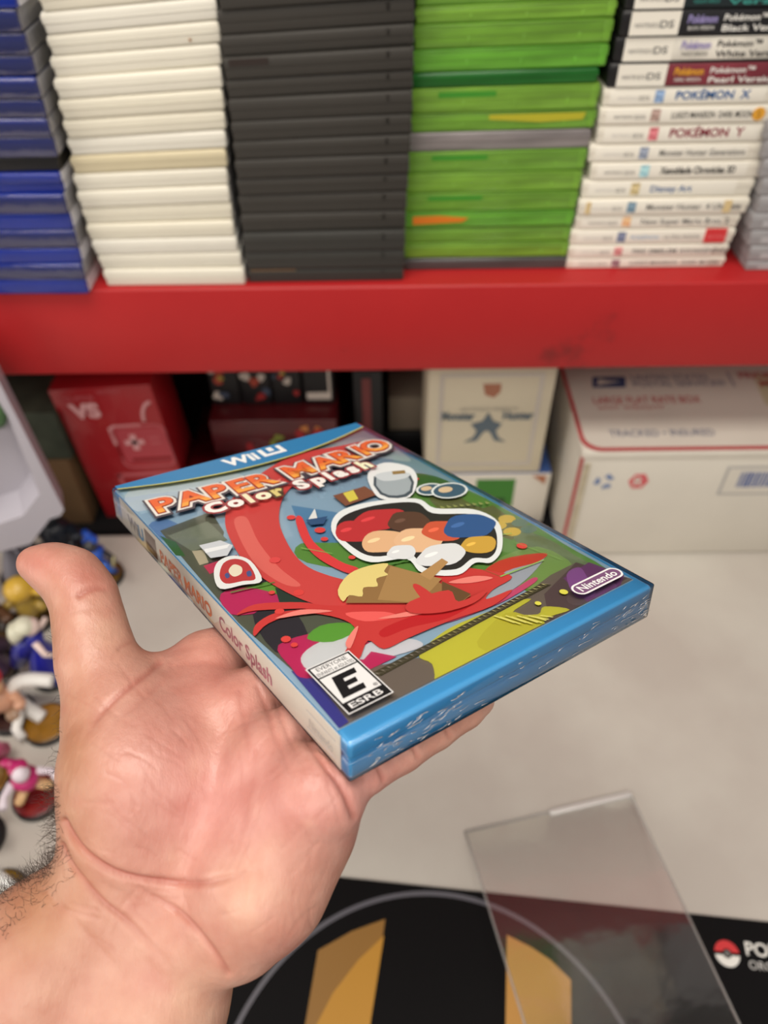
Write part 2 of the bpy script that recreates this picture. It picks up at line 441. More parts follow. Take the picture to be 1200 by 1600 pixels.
look3 = ['small white case with dull maroon spine picture', 'small white case with rosy spine picture', 'small white case with red spine sticker', 'small white case with an orange spine picture',
         'small white case with tan stained spine', 'small white case with a short blue title', 'white case with bold black title', 'white case with slate spine picture',
         'small white case with large maroon title', 'small white case with round gold spine mark', 'small white case with large blue title']
def handheld_case(i, n, x, y, z, w, h, yaw):
    if i < 11:
        b = case_mesh(w, .125, h, m_cream); 
        o = b.build('game_case', loc=(x, y, z)); o.rotation_euler = (0, -tilt(x, i, n), yaw)
        tag(o, '%s, %s' % (look3[i].replace('small white', 'white'), pos_words(i, n, 'small-case stack')), 'game case', 'small game cases at the right of the shelf')
        T, inkc, sw, wd, cap, extra = titles3[i]
        p = MB(); p.box((w*.035, -.0005, h*.10), (w*.90, .0008, h*.90), m_spine, r=.0002)
        M = RX; zz = .0007
        p.text('NINTENDO', w*.08, h*.38, zz, h*.16, I_LBL if i % 3 else I_GRY, M, width=w*.11)
        p.text('3DS', w*.195, h*.33, zz, h*.22, I_GRY, M, width=w*.06)
        p.box((w*.285, -.0009, h*.20), (w*.335, .0002, h*.84), mat('thumb_%d_%d_%d' % sw, sw, .5, noise=.6, nscale=260, vary=tuple(min(255, c+90) for c in sw)))
        if extra == 'sticker':
            p.text('POK\u00c9MON', w*.37, h*.36, zz, h*.24, I_SKY, M, width=w*.17); p.text('ULTRA MOON', w*.57, h*.36, zz, h*.24, I_GRY, M, width=w*.22)
            p.box((w*.82, -.0012, h*.1), (w*.95, .0002, h*.97), I_RED)
            p.text('ONLY ON 3DS', w*.835, h*.42, .0013, h*.14, ink('pink', (235, 150, 150)), M, width=w*.10)
        else:
            p.text(T, w*.40, h*.34, zz, h*.34*cap/.5, inkc, M, width=w*wd*.9, offset=.03 if cap > .54 else .015, shear=.0)
        if extra == 'tan':
            p.box((w*.04, -.0008, h*.12), (w*.07, .0002, h*.88), m_tan); p.box((w*.855, -.0008, h*.12), (w*.90, .0002, h*.88), m_tan)
        if extra == 'coin':
            p.slab([(w*.885+h*.36*math.cos(a), h*.5+h*.36*math.sin(a)) for a in np.linspace(0, 2*PI, 20)[:-1]], 0, .0009, I_GLD, M)
            p.text('S', w*.885, h*.3, .001, h*.4, ink('brown', (150, 100, 30)), M, center=True)
        p.build('spine_insert', o)
    else:
        a, c, sw, tk, lk = ds[i-11]
        b = case_mesh(w, .125, h, m_blackp)
        o = b.build('game_case', loc=(x, y, z)); o.rotation_euler = (0, -tilt(x, i, n), yaw)
        look = ['black case with dark red spine', 'black case with white spine', 'black case with black spine and white title', 'black case with teal marked spine'][i-11]
        tag(o, '%s, %s' % (look, pos_words(i, n, 'small-case stack')), 'game case', 'small game cases at the right of the shelf')
        p = MB(); p.box((w*.05, -.0005, h*.06), (w*.98, .0008, h*.95), mat('spine_%d_%d_%d' % sw, sw, .4, noise=.35, nscale=20), r=.0002)
        p.box((w*.05, -.0008, h*.06), (w*.315, .0006, h*.95), m_spine)
        zz = .001
        p.text('NINTENDO', w*.075, h*.36, zz, h*.17, I_GRY, RX, width=w*.13); p.text('DS', w*.21, h*.34, zz, h*.27, I_GRY, RX, width=w*.075, offset=.02)
        p.text('Pok\u00e9mon', w*.355, h*.50, zz, h*.30, lk, RX, width=w*.16, offset=.03, shear=.1); p.text(c.split()[0].upper()+' VERSION', w*.365, h*.24, zz, h*.14, tk, RX, width=w*.14)
        p.text(a, w*.55, h*.56, zz, h*.24, tk, RX, width=w*.24, offset=.015); p.text(c, w*.55, h*.17, zz, h*.24, tk, RX, width=w*.38, offset=.015)
        p.build('spine_insert', o)
hh_b = [423, 402, 382, 358, 335, 310, 282, 254, 226, 195, 166, 136, 98, 57, 15, -24]
hh_l = [885, 889, 892, 900, 904, 910, 923, 921, 934, 937, 943, 950, 961, 970, 978]
hh_r = [1131, 1136, 1146, 1154, 1167, 1176, 1194, 1195, 1214, 1216, 1223, 1235, 1248, 1258, 1268]
stack(hh_b, hh_l, hh_r, SHELF_Y+.026, handheld_case, 1020, jitter=.0015)

# frosted stack at the far right
def frost_case(i, n, x, y, z, w, h, yaw):
    m_ = mat('frosted_grey_plastic', (158, 156, 158), .5, spec=.5, noise=.15, nscale=60)
    o = case_mesh(.135, .19, h, m_, 'ridged').build('game_case', loc=(x, y, z)); o.rotation_euler = (0, -tilt(x, i, n), yaw)
    tag(o, 'frosted pale grey game case, %s' % pos_words(i, n, 'far right stack'), 'game case', 'game cases in the pale stack at the right')
    p = MB(); p.box((.01, -.0006, h*.2), (.125, .0002, h*.55), mat('frosted_label', (176, 174, 176), .5)); p.build('spine_label', o)
frost_b = [430, 408, 384, 359, 333, 306, 278, 249, 219, 188]
stack(frost_b, lerp_px([(1198, 200), (1192, 245), (1188, 300), (1184, 320), (1172, 350), (1170, 400), (1163, 425)]), lambda py: 1300, SHELF_Y+.020, frost_case, 1180, jitter=.001)
b = MB(); b.box((0, 0, 0), (.03, .008, .012), mat('brown_card', (120, 84, 40), .8), r=.0008)
tag(b.build('card_box', loc=(at_y(1133, 415, SHELF_Y+.09).x, SHELF_Y+.09, SHELF_TOP)), 'small brown cardboard box deep between the small cases and the pale stack', 'box')

# ------------------------------------------------------------------ things on the table under the shelf
m_white_card = mat('white_cardboard', (214, 208, 196), .6, noise=.05, nscale=14)
m_red_ink = ink('postal_red', (176, 52, 58)); m_navy = ink('postal_navy', (50, 66, 110)); m_tape = mat('tan_tape', (200, 192, 160), .35, noise=.06, nscale=20)
def mailing_box():
    # front left foot and height from the picture, on the table
    x0 = at_z(912, 706, TABLE_Z+.165).x; y0 = .600; h = .165; w = .32; d = .32
    r = empty('mailing_box', (x0, y0, TABLE_Z)); tag(r, 'large white mailing box with red rounded borders and blue lettering on its top', 'box')
    b = MB(); b.box((0, 0, 0), (w, d, h-.001), m_white_card, r=.004); 
    # front print
    for (cx, cz, mk, ch) in ((.030, .122, ink('faded_blue', (110, 130, 170)), '\u2672'), (.067, .122, ink('faded_red', (206, 90, 96)), '@')):
        if ch == '@':
            b.slab([(cx+.011*math.cos(a), cz+.012*math.sin(a)) for a in np.linspace(0, 2*PI, 7)[:-1]], 0, .0004, mk, RX)
            b.text('R', cx, cz-.006, .0006, .012, m_white_card, RX, center=True, offset=.02)
        else:
            for k in range(3):
                a = 2*PI*k/3 + .4
                b.slab([(cx+.011*math.cos(a+t)*q, cz+.011*math.sin(a+t)*q) for t, q in ((0, .5), (0, 1), (.9, 1.1), (1.3, .7), (.8, .45))], 0, .0004, mk, RX)
    b.box((.158, -.0004, .100), (.29, .001, .142), ink('label_grey', (168, 166, 164))); b.box((.161, -.0008, .103), (.287, .001, .139), m_white_card)
    rr = random.Random(3); xx = .175
    while xx < .275:
        wd = rr.choice((.0012, .002, .003)); b.box((xx, -.0011, .112), (xx+wd, .001, .134), ink('bar_blue', (88, 104, 150))); xx += wd+rr.choice((.001, .0018))
    b.build('carton', r)
    # lid: a sheet over the top with the red border and print
    L = MB(); L.box((-.001, -.001, h-.012), (w+.001, d+.001, h+.001), m_white_card, r=.003)
    def rr_pts(x0_, y0_, x1_, y1_, rad):
        out = []
        for (cx, cy, a0) in ((x1_-rad, y1_-rad, 0), (x0_+rad, y1_-rad, PI/2), (x0_+rad, y0_+rad, PI), (x1_-rad, y0_+rad, 1.5*PI)):
            out += [(cx+rad*math.cos(a0+t), cy+rad*math.sin(a0+t)) for t in np.linspace(0, PI/2, 7)]
        return out
    z1 = h+.0012
    L.slab(rr_pts(-.0005, -.0005, w, d-.01, .02), z1, z1+.0002, m_red_ink); L.slab(rr_pts(.004, .005, w-.003, d-.016, .018), z1+.0002, z1+.0005, m_white_card)
    zt = z1+.0008
    L.slab([(.030, .108), (.068, .108), (.072, .128), (.034, .128)], z1+.0005, zt, m_navy)
    L.slab([(.036, .112), (.064, .119), (.050, .120), (.040, .124)], zt, zt+.0003, m_white_card)
    L.text('UNITED STATES', .078, .121, zt, .0095, m_navy, width=.088); L.text('POSTAL SERVICE\u00ae', .078, .109, zt, .0095, m_navy, width=.105)
    L.box((.191, .106, zt), (.1922, .134, zt+.0003), m_navy)
    L.text('PRIORITY\u00ae', .203, .122, zt, .0115, m_red_ink, width=.07, offset=.02); L.text('MAIL', .222, .106, zt, .0115, m_red_ink, offset=.02)
    L.text('LARGE FLAT RATE BOX', .026, .078, zt, .0125, m_red_ink, width=.120, offset=.01); L.text('ANY WEIGHT', .028, .068, zt, .006, m_red_ink, width=.075)
    L.text('TRACKED \u2022 INSURED', .032, .022, zt, .0105, m_navy, width=.112)
    L.slab([(.24, .045), (.32, .02), (.32, .13), (.22, .13), (.215, .075)], z1+.0005, z1+.0007, m_tape)
    L.build('lid', r)
    # red line down the front left corner
    E_ = MB(); E_.box((-.0012, -.0012, .004), (.0014, .0022, h-.008), m_red_ink); E_.box((.004, -.0015, .004), (.010, .0005, h-.016), mat('worn_card_edge', (196, 184, 158), .7, noise=.2, nscale=90)); E_.build('corner_edge', r)
    return r
mailing_box()

def carton(name, label, cat, x, y, z, w, d, h, m_, rz=0, ry=0, rx=0, parts=None):
    r = MB(); r.box((0, 0, 0), (w, d, h), m_, r=.0015); o = r.build(name, loc=(x, y, z)); o.rotation_euler = (rx, ry, rz)
    tag(o, label, cat)
    if parts: parts(o, w, d, h)
    return o
m_cream_card = mat('cream_card', (206, 196, 172), .6, noise=.05, nscale=12)
def lower_white(o, w, d, h):
    p = MB(); p.box((.050, -.0006, .030), (.096, .0003, .075), ink('leaf_green', (56, 120, 40))); p.box((.068, -.0009, .018), (.086, .0003, .044), ink('dark_green', (26, 48, 26)))
    p.slab([(w-.022, h-.004), (w-.006, h-.004), (w-.006, h-.018)], 0, .0007, ink('rust', (170, 110, 80)), RX); p.build('printed_panel', o)
    p = MB(); p.box((.001, .0004, h-.005), (w-.001, d-.001, h+.0022), mat('blue_lid_edge', (60, 90, 150), .5)); p.build('lid', o)
yb = .655
xa = at_y(676, 800, yb).x; xb = at_y(858, 760, yb).x; hb = at_y(770, 737, yb).z - TABLE_Z
lw = carton('display_box', 'white box with a green picture standing on the table under the framed card box', 'box', xa, yb, TABLE_Z, xb-xa, .10, hb-.003, m_white_card, parts=lower_white)
def upper_card(o, w, d, h):
    p = MB(); fr = ink('frame_grey', (188, 180, 170))
    for (a, b_, c, d_) in ((.012, .012, w-.012, .017), (.012, h-.017, w-.012, h-.012), (.012, .0171, .017, h-.0171), (w-.017, .0171, w-.012, h-.0171)):
        p.box((a, -.0005, b_), (c, .0003, d_), fr)
    p.slab([(w/2-.009, h-.026), (w/2+.010, h-.026), (w/2+.010, h-.036), (w/2+.004, h-.044), (w/2-.006, h-.040)], 0, .0006, ink('rust_mark', (160, 105, 80)), RX)
    p.text('NINTENDO PRESENTS', w/2, h*.60, .0007, .0045, ink('soft_grey', (150, 146, 138)), RX, center=True, width=.062)
    g = ink('slate_blue', (88, 102, 112))
    p.text('Monster', w*.12, h*.52, .0007, .011, g, RX, width=w*.27, offset=.04); p.text('Hunter', w*.62, h*.52, .0007, .011, g, RX, width=w*.25, offset=.04)
    cx = w/2; cz = h*.44
    p.slab([(cx, cz+.022), (cx+.006, cz+.010), (cx+.016, cz+.006), (cx+.010, cz-.004), (cx+.014, cz-.014), (cx+.022, cz-.020), (cx+.010, cz-.018), (cx+.004, cz-.006), (cx, cz-.003),
            (cx-.004, cz-.006), (cx-.010, cz-.018), (cx-.024, cz-.020), (cx-.014, cz-.013), (cx-.011, cz-.004), (cx-.018, cz+.006), (cx-.006, cz+.010)], 0, .0008, g, RX)
    p.build('front_print', o)
ht = at_y(760, 566, yb).z - TABLE_Z - hb
ht = min(ht, SHELF_BOT-TABLE_Z-hb-.004)
x1_ = at_y(667, 650, yb).x; x2_ = at_y(858, 650, yb).x
carton('display_box', 'cream box with a thin grey frame and dark winged emblem, standing on the white box', 'box', x1_, yb-.001, TABLE_Z+hb-.0005, x2_-x1_, .09, ht, m_cream_card, parts=upper_card)

# red console box, leaning a little
def red_box():
    m_ = mat('red_box_card', (160, 26, 34), .35, coat=.25, noise=.12, nscale=7)
    y0 = .672
    p0 = at_y(168, 806, y0); w = .112; h = .198
    o = MB(); o.box((0, 0, 0), (w, .07, h), m_, r=.001); ob = o.build('console_box', loc=(p0.x-.001, y0, TABLE_Z+.0005)); ob.rotation_euler = (0, math.radians(-3.4), 0)
    tag(ob, 'upright red box with pale line drawing of a handheld console and VS lettering', 'box')
    pale = ink('pale_pink', (216, 160, 162)); dim = ink('dim_pink', (188, 92, 98)); mid = ink('mid_red', (176, 66, 74))
    p = MB()
    p.text('VS', .014, .160, .0009, .018, pale, RX, width=.034, offset=.06)
    p.text('SUPER', .014, .183, .0006, .006, dim, RX, width=.034); p.text('NINTENDO', .052, .190, .0006, .005, dim, RX, width=.026)
    def outline(x0, z0, x1, z1, rad, r, m__):
        pts = []
        for (cx, cz, a0) in ((x1-rad, z1-rad, 0), (x0+rad, z1-rad, PI/2), (x0+rad, z0+rad, PI), (x1-rad, z0+rad, 1.5*PI)):
            pts += [(cx+rad*math.cos(a0+t), -.0003, cz+rad*math.sin(a0+t)) for t in np.linspace(0, PI/2, 5)]
        p.tube(pts, r, m__, closed=True, seg=6)
    p.box((.054, -.0004, .088), (w-.001, .0002, .140), mid)
    outline(.050, .082, w-.001, .144, .010, .0012, dim); p.box((.052, -.0008, .1425), (.086, 0, .146), pale); p.box((.048, -.0008, .118), (.0515, 0, .143), pale)
    p.box((.061, -.001, .117), (.083, 0, .1235), pale); p.box((.0685, -.001, .109), (.0755, 0, .1315), pale)
    p.box((.062, -.001, .092), (w-.004, 0, .096), ink('deep_red', (130, 16, 22))); p.box((.09, -.001, .124), (.102, 0, .127), dim); p.box((.09, -.001, .116), (.102, 0, .119), dim)
    p.box((.036, -.0006, .068), (w-.001, .0002, .073), dim); p.box((.036, -.0006, .03), (.041, .0002, .072), dim)
    p.tube([(w-.004-.016*math.cos(t), -.0003, .150+.026*math.sin(t)) for t in np.linspace(0, 1.45, 9)], .0022, pale, seg=6)
    p.build('front_print', ob)
red_box()

# dim clutter deep under the shelf
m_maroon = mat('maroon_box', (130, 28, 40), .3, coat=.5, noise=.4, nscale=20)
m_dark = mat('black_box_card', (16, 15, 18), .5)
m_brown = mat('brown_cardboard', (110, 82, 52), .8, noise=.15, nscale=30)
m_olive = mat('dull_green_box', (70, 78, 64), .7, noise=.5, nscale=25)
def blotches(seed, cols):
    def f(o, w, d, h):
        rr = random.Random(seed); p = MB()
        for k in range(9):
            cx = rr.uniform(.1, .9)*w; cz = rr.uniform(.1, .9)*h; q = rr.uniform(.08, .2)*min(w, h)
            pts = spline([(min(max(cx+q*rr.uniform(.5, 1.3)*math.cos(a), .001), w-.001), min(max(cz+q*rr.uniform(.5, 1.3)*math.sin(a), .001), h-.001)) for a in np.linspace(0, 2*PI, 8)[:-1]], 3)
            p.slab(pts, 0, .0005+.0001*k, ink('blotch_%d_%d_%d' % cols[k % len(cols)], cols[k % len(cols)]), RX)
        p.build('front_print', o)
    return f
def window_box(o, w, d, h):
    p = MB(); wm = ink('dull_white', (200, 190, 180)); p.box((w*.1, -.0006, h*.08), (w*.9, .0002, h*.2), wm); p.box((w*.82, -.0006, h*.2), (w*.9, .0002, h*.95), wm); p.box((w*.14, -.0005, h*.22), (w*.8, .0002, h*.93), m_dark); p.build('front_print', o)
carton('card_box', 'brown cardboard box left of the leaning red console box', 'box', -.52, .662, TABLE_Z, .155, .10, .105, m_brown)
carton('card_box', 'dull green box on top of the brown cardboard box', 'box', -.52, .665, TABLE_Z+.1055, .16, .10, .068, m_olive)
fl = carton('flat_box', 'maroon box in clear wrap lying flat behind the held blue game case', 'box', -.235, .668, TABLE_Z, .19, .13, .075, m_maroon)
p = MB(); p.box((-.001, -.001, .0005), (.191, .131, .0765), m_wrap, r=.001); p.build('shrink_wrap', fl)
p = MB(); p.box((.002, -.0016, .062), (.12, .002, .0772), film('pink_glare_wrap', gloss=.2, rough=.3, milky=.35), r=.001); p.tube([(.004, 0, .004), (.02, -.001, .04), (.014, -.001, .07)], .001, film('pink_glare_wrap', gloss=.2)); p.build('wrap_glare', fl)['kind'] = 'stuff'  # milky strip and streak paint the glare on the wrap's edge
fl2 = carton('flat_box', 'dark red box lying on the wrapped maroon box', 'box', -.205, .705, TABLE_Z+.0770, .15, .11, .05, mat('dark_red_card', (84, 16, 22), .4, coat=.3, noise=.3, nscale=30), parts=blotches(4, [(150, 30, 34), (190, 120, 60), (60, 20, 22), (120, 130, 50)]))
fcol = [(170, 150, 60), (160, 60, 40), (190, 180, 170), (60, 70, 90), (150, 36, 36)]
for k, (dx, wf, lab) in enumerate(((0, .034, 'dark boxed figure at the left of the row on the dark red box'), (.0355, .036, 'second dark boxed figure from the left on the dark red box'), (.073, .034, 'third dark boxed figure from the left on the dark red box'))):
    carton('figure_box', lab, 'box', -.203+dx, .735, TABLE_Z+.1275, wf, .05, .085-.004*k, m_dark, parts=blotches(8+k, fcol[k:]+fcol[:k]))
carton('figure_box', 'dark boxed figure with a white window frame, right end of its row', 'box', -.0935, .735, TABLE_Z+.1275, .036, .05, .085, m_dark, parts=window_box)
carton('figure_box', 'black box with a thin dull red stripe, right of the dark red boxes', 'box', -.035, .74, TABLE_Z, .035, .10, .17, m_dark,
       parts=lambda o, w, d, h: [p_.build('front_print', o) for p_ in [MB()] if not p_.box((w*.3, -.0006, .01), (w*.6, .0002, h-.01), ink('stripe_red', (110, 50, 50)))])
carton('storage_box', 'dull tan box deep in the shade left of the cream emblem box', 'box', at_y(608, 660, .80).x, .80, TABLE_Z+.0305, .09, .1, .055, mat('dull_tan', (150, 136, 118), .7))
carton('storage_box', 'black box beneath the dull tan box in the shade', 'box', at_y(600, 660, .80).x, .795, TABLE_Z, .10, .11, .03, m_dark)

# white vacuum formed tray at the left edge
def white_tray():
    m_ = mat('white_styrene', (186, 182, 192), .35, spec=.5, bump=.2, bscale=30)
    # the tray leans back on the figures: its face plane passes through four real corner points
    P = [MCV @ (Vector(((px-600)/FPX, (py-800)/FPX, 1))*z) for px, py, z in ((100, 797, .80), (48, 850, .80), (-90, 880, .79), (-60, 470, .63), (-15, 560, .66))]
    o0 = P[0]; ex = (P[0]-P[2]).normalized(); nrm = ex.cross((P[3]-P[0])).normalized()
    if nrm.dot(Vector((0, 0, CAM_H))-o0) < 0: nrm = -nrm
    ey = nrm.cross(ex).normalized()
    M = Matrix((( ex.x, ey.x, nrm.x, o0.x), (ex.y, ey.y, nrm.y, o0.y), (ex.z, ey.z, nrm.z, o0.z), (0, 0, 0, 1)))
    inv = M.inverted()
    def pl(px, py):
        o, d = ray(px, py); o_ = inv @ o; d_ = inv.to_3x3() @ d; t = -o_.z/d_.z; q = o_+d_*t; return (q.x, q.y)
    root = empty('plastic_tray', mtx=M)
    tag(root, 'white moulded plastic tray leaning at the left edge above the toy figures', 'tray')
    outer = [pl(*q) for q in ((100, 797), (94, 806), (78, 811), (48, 850), (-90, 885), (-120, 480), (-20, 560))]
    inner = [pl(*q) for q in ((62, 772), (36, 806), (-70, 842), (-90, 540), (-20, 600), (12, 650))]
    b = MB()
    n = len(outer)
    # rim: outer wall, recess wall and floor
    bm = bmesh.new()
    ot = [bm.verts.new((*q, 0)) for q in outer]; ob_ = [bm.verts.new((q[0], q[1], -.03)) for q in outer]
    it = [bm.verts.new((*q, 0)) for q in inner]
    c = (sum(q[0] for q in inner)/len(inner), sum(q[1] for q in inner)/len(inner))
    ib = [bm.verts.new((q[0]*.85+c[0]*.15, q[1]*.85+c[1]*.15, -.028)) for q in inner]
    for k in range(n): bm.faces.new((ot[k], ob_[k], ob_[(k+1) % n], ot[(k+1) % n]))
    m__ = len(inner)
    for k in range(m__): bm.faces.new((it[k], it[(k+1) % m__], ib[(k+1) % m__], ib[k]))
    bm.faces.new(ib); bm.faces.new(ob_[::-1])
    pairs = [(0, 0), (1, 0), (2, 0), (3, 1), (4, 2), (5, 3), (6, 4), (0, 5)]
    for (a0, b0), (a1, b1) in zip(pairs, pairs[1:]+[(0, 0)]):
        vs_ = [ot[a0]] + ([ot[a1]] if a1 != a0 else []) + ([it[b1]] if b1 != b0 else []) + [it[b0]]
        if len(set(vs_)) >= 3:
            try: bm.faces.new(vs_)
            except ValueError: pass
    bmesh.ops.triangulate(bm, faces=bm.faces[:]); bmesh.ops.recalc_face_normals(bm, faces=bm.faces[:]); bm.verts.index_update()
    b.add([v.co.copy() for v in bm.verts], [tuple(v.index for v in f.verts) for f in bm.faces], m_); bm.free()
    b.build('tray_body', root)
    g = MB(); q = pl(2, 650); g.ball((q[0]-.012, q[1]+.02, -.014), (.02, .04, .012), mat('soft_green', (90, 130, 80), .5, noise=.4, nscale=80)); g.build('green_card', root)
white_tray()

# ------------------------------------------------------------------ toy figures on round bases
m_rim = mat('black_base_rim', (28, 26, 28), .35, spec=.5)
def figure(label, px, py, base_rgb, kind, cols, h=.06, rz=0.0, rad=.0235, sc=1.35):
    p = at_z(px, py, TABLE_Z)
    root = empty('toy_figure', (p.x, p.y, TABLE_Z), rz); tag(root, label, 'toy figure', 'toy figures on round bases at the left of the table')
    b = MB(); b.lathe([(rad, 0), (rad, .005), (rad-.0015, .0065), (rad-.002, .0065)], m_rim, seg=32)
    b.lathe([(rad-.0022, .0062), (rad-.0022, .0068), (rad-.0035, .0072)], mat('base_top_%d_%d_%d' % base_rgb, base_rgb, .25, coat=.5, noise=.3, nscale=90), seg=32); b.build('base', root)
    M = [mat('toy_%d_%d_%d' % c, c, .35, spec=.5, coat=.2) for c in cols]
    z = .007
    def part(name, f):
        q = MB(); f(q); q.v = [Vector((v_.x*sc, v_.y*sc, (v_.z-z)*(1+(sc-1)*.5)+z-.0005)) for v_ in q.v]; q.build(name, root)
    if kind == 'gown':
        part('gown', lambda q: q.lathe([(.014, z), (.013, z+h*.10), (.009, z+h*.35), (.0045, z+h*.55), (.006, z+h*.68), (.003, z+h*.76)], M[0]))
        part('head', lambda q: q.ball((0, -.001, z+h*.86), (.0062, .0062, .007), M[1]))
        part('hair', lambda q: (q.ball((0, .002, z+h*.90), (.0072, .0068, .0065), M[2]), q.tube([(0, .006, z+h*.9), (.004, .010, z+h*.7), (.006, .012, z+h*.5)], [.006, .005, .002], M[2])))
        part('arm', lambda q: q.tube([(.005, 0, z+h*.68), (.011, -.004, z+h*.58), (.013, -.009, z+h*.66)], [.0022, .002, .0018], M[1]))
        part('arm', lambda q: q.tube([(-.005, 0, z+h*.68), (-.011, -.003, z+h*.55), (-.012, -.008, z+h*.50)], [.0022, .002, .0018], M[1]))
        part('cape', lambda q: q.tube([(0, .005, z+h*.65), (.006, .012, z+h*.4), (.010, .018, z+h*.15)], [.005, .007, .006], M[3 % len(M)]))
    elif kind == 'stocky':
        part('body', lambda q: q.ball((0, 0, z+h*.42), (.012, .010, h*.26), M[0]))
        part('head', lambda q: (q.ball((0, -.002, z+h*.82), (.009, .009, .009), M[1]), q.ball((0, -.010, z+h*.80), (.003, .003, .003), M[1])))
        part('cap', lambda q: q.ball((0, .001, z+h*.93), (.0095, .0095, .0055), M[2]))
        for s in (-1, 1):
            part('leg', lambda q: q.tube([(s*.006, 0, z+h*.3), (s*.008, -.002, z+h*.1), (s*.008, -.005, z+.002)], [.0045, .004, .0045], M[3 % len(M)]))
            part('arm', lambda q: q.tube([(s*.010, 0, z+h*.55), (s*.017, -.004, z+h*.45), (s*.019, -.010, z+h*.55)], [.004, .0034, .0042], M[0]))
    elif kind == 'fighter':
        part('torso', lambda q: q.lathe([(.005, z+h*.40), (.007, z+h*.5), (.009, z+h*.68), (.005, z+h*.76)], M[0]))
        part('head', lambda q: q.ball((0, -.001, z+h*.88), (.006, .0065, .007), M[1]))
        part('hair', lambda q: [q.ball((0, .002, z+h*.93), (.0066, .0066, .005), M[2]), q.tube([(0, .004, z+h*.95), (-.006, .010, z+h*.98), (-.010, .014, z+h*.86)], [.004, .003, .001], M[2])])
        for s in (-1, 1):
            part('leg', lambda q: q.tube([(s*.003, 0, z+h*.42), (s*.010, -.004, z+h*.24), (s*.011, .002, z+.001)], [.004, .0036, .003], M[3 % len(M)]))
            part('arm', lambda q: q.tube([(s*.008, 0, z+h*.68), (s*.016, -.003, z+h*.55), (s*.018, -.012, z+h*.62)], [.003, .0026, .003], M[1]))
        part('sword', lambda q: q.tube([(.018, -.012, z+h*.55), (.024, -.016, z+h*.95)], [.0016, .0006], M[4 % len(M)]))
    elif kind == 'arch':
        part('body', lambda q: q.tube(spline([(-.004, .004, z), (-.018, .010, z+.012), (-.020, .014, z+.03), (-.008, .016, z+.038), (.010, .016, z+.036)], 5, False), .0055, M[0]))
        part('head', lambda q: q.ball((-.02, .002, z+.012), (.007, .007, .006), M[1]))
        part('leg', lambda q: q.tube([(-.016, .004, z+.014), (-.018, -.008, z+.006), (-.012, -.014, z+.003)], [.004, .0038, .0036], M[0]))
    elif kind == 'ballhead':
        part('body', lambda q: q.ball((0, 0, z+h*.35), (.010, .010, h*.35), M[0]))
        part('helmet', lambda q: [q.ball((0, 0, z+h*.82), (.012, .012, .012), M[1]), q.tube([(.010, 0, z+h*.8), (.022, -.004, z+h*.78)], [.005, .002], M[1])])
        for s in (-1, 1): part('arm', lambda q: q.tube([(s*.009, 0, z+h*.5), (s*.017, -.006, z+h*.4)], [.0045, .004], M[0]))
    return root
figure('toy figure with magenta and white clothes, bent forward on a dark red round base', 62, 1246, (130, 22, 26), 'fighter', [(190, 40, 110), (226, 214, 224), (184, 36, 104), (232, 190, 140), (200, 160, 90)], h=.045, rz=.6)
figure('white curved toy figure on an amber round base, above the dark red base', 76, 1134, (150, 104, 26), 'arch', [(226, 224, 220), (150, 120, 96)])
figure('toy figure in a deep blue gown with pale hair, beside the thumb', 86, 1052, (36, 36, 40), 'gown', [(24, 30, 150), (232, 208, 200), (214, 212, 190), (24, 28, 130)], h=.07, rz=2.0, sc=1.55)
figure('stocky toy figure in red and beige at the left edge', 20, 1118, (60, 34, 30), 'stocky', [(206, 156, 128), (226, 176, 130), (176, 40, 40), (60, 30, 30)], h=.055)
figure('gold and pink toy figure on an amber base, left of the dark red base', -20, 1222, (150, 108, 40), 'gown', [(190, 150, 80), (234, 206, 200), (210, 176, 96), (206, 80, 130)], h=.055)
figure('toy figure on a black round base, cut by the left edge', -32, 1312, (40, 40, 42), 'stocky', [(70, 70, 80), (200, 170, 150), (40, 40, 60), (40, 40, 40)], h=.05)
figure('bright white toy figure on an amber base beside the hairy wrist', 4, 1404, (150, 116, 36), 'ballhead', [(236, 236, 232), (240, 240, 238)], h=.045)
figure('blue and black toy figure on an amber base, right of the thumb tip', 163, 902, (120, 88, 30), 'fighter', [(36, 86, 190), (50, 50, 56), (30, 84, 190), (46, 96, 190), (200, 190, 140)], h=.05)
figure('gold helmeted toy figure beneath the plastic tray', 56, 968, (90, 66, 30), 'ballhead', [(170, 140, 60), (206, 166, 60)], h=.05)
figure('toy figure in dark teal behind the thumb', 104, 935, (60, 48, 26), 'fighter', [(30, 60, 70), (40, 110, 110), (30, 40, 50), (36, 40, 48), (110, 150, 150)], h=.06)
figure('dark navy toy figure under the corner of the plastic tray', 104, 866, (36, 34, 40), 'stocky', [(34, 40, 52), (44, 52, 60), (30, 34, 44), (28, 30, 40)], h=.06, sc=1.7)
figure('brown and gold toy figure left of the gold helmeted one', 0, 985, (84, 60, 32), 'stocky', [(90, 60, 40), (150, 120, 60), (60, 40, 34), (50, 36, 30)], h=.05)
figure('grey translucent toy figure below the plastic tray at the left edge', 35, 900, (60, 60, 66), 'gown', [(130, 128, 140), (140, 138, 150), (120, 118, 130), (120, 118, 130)], h=.06)
figure('toy figure with violet robe at the left edge above the blue gowned one', -5, 1050, (70, 52, 30), 'gown', [(80, 60, 80), (140, 110, 90), (90, 70, 50), (60, 44, 60)], h=.045)

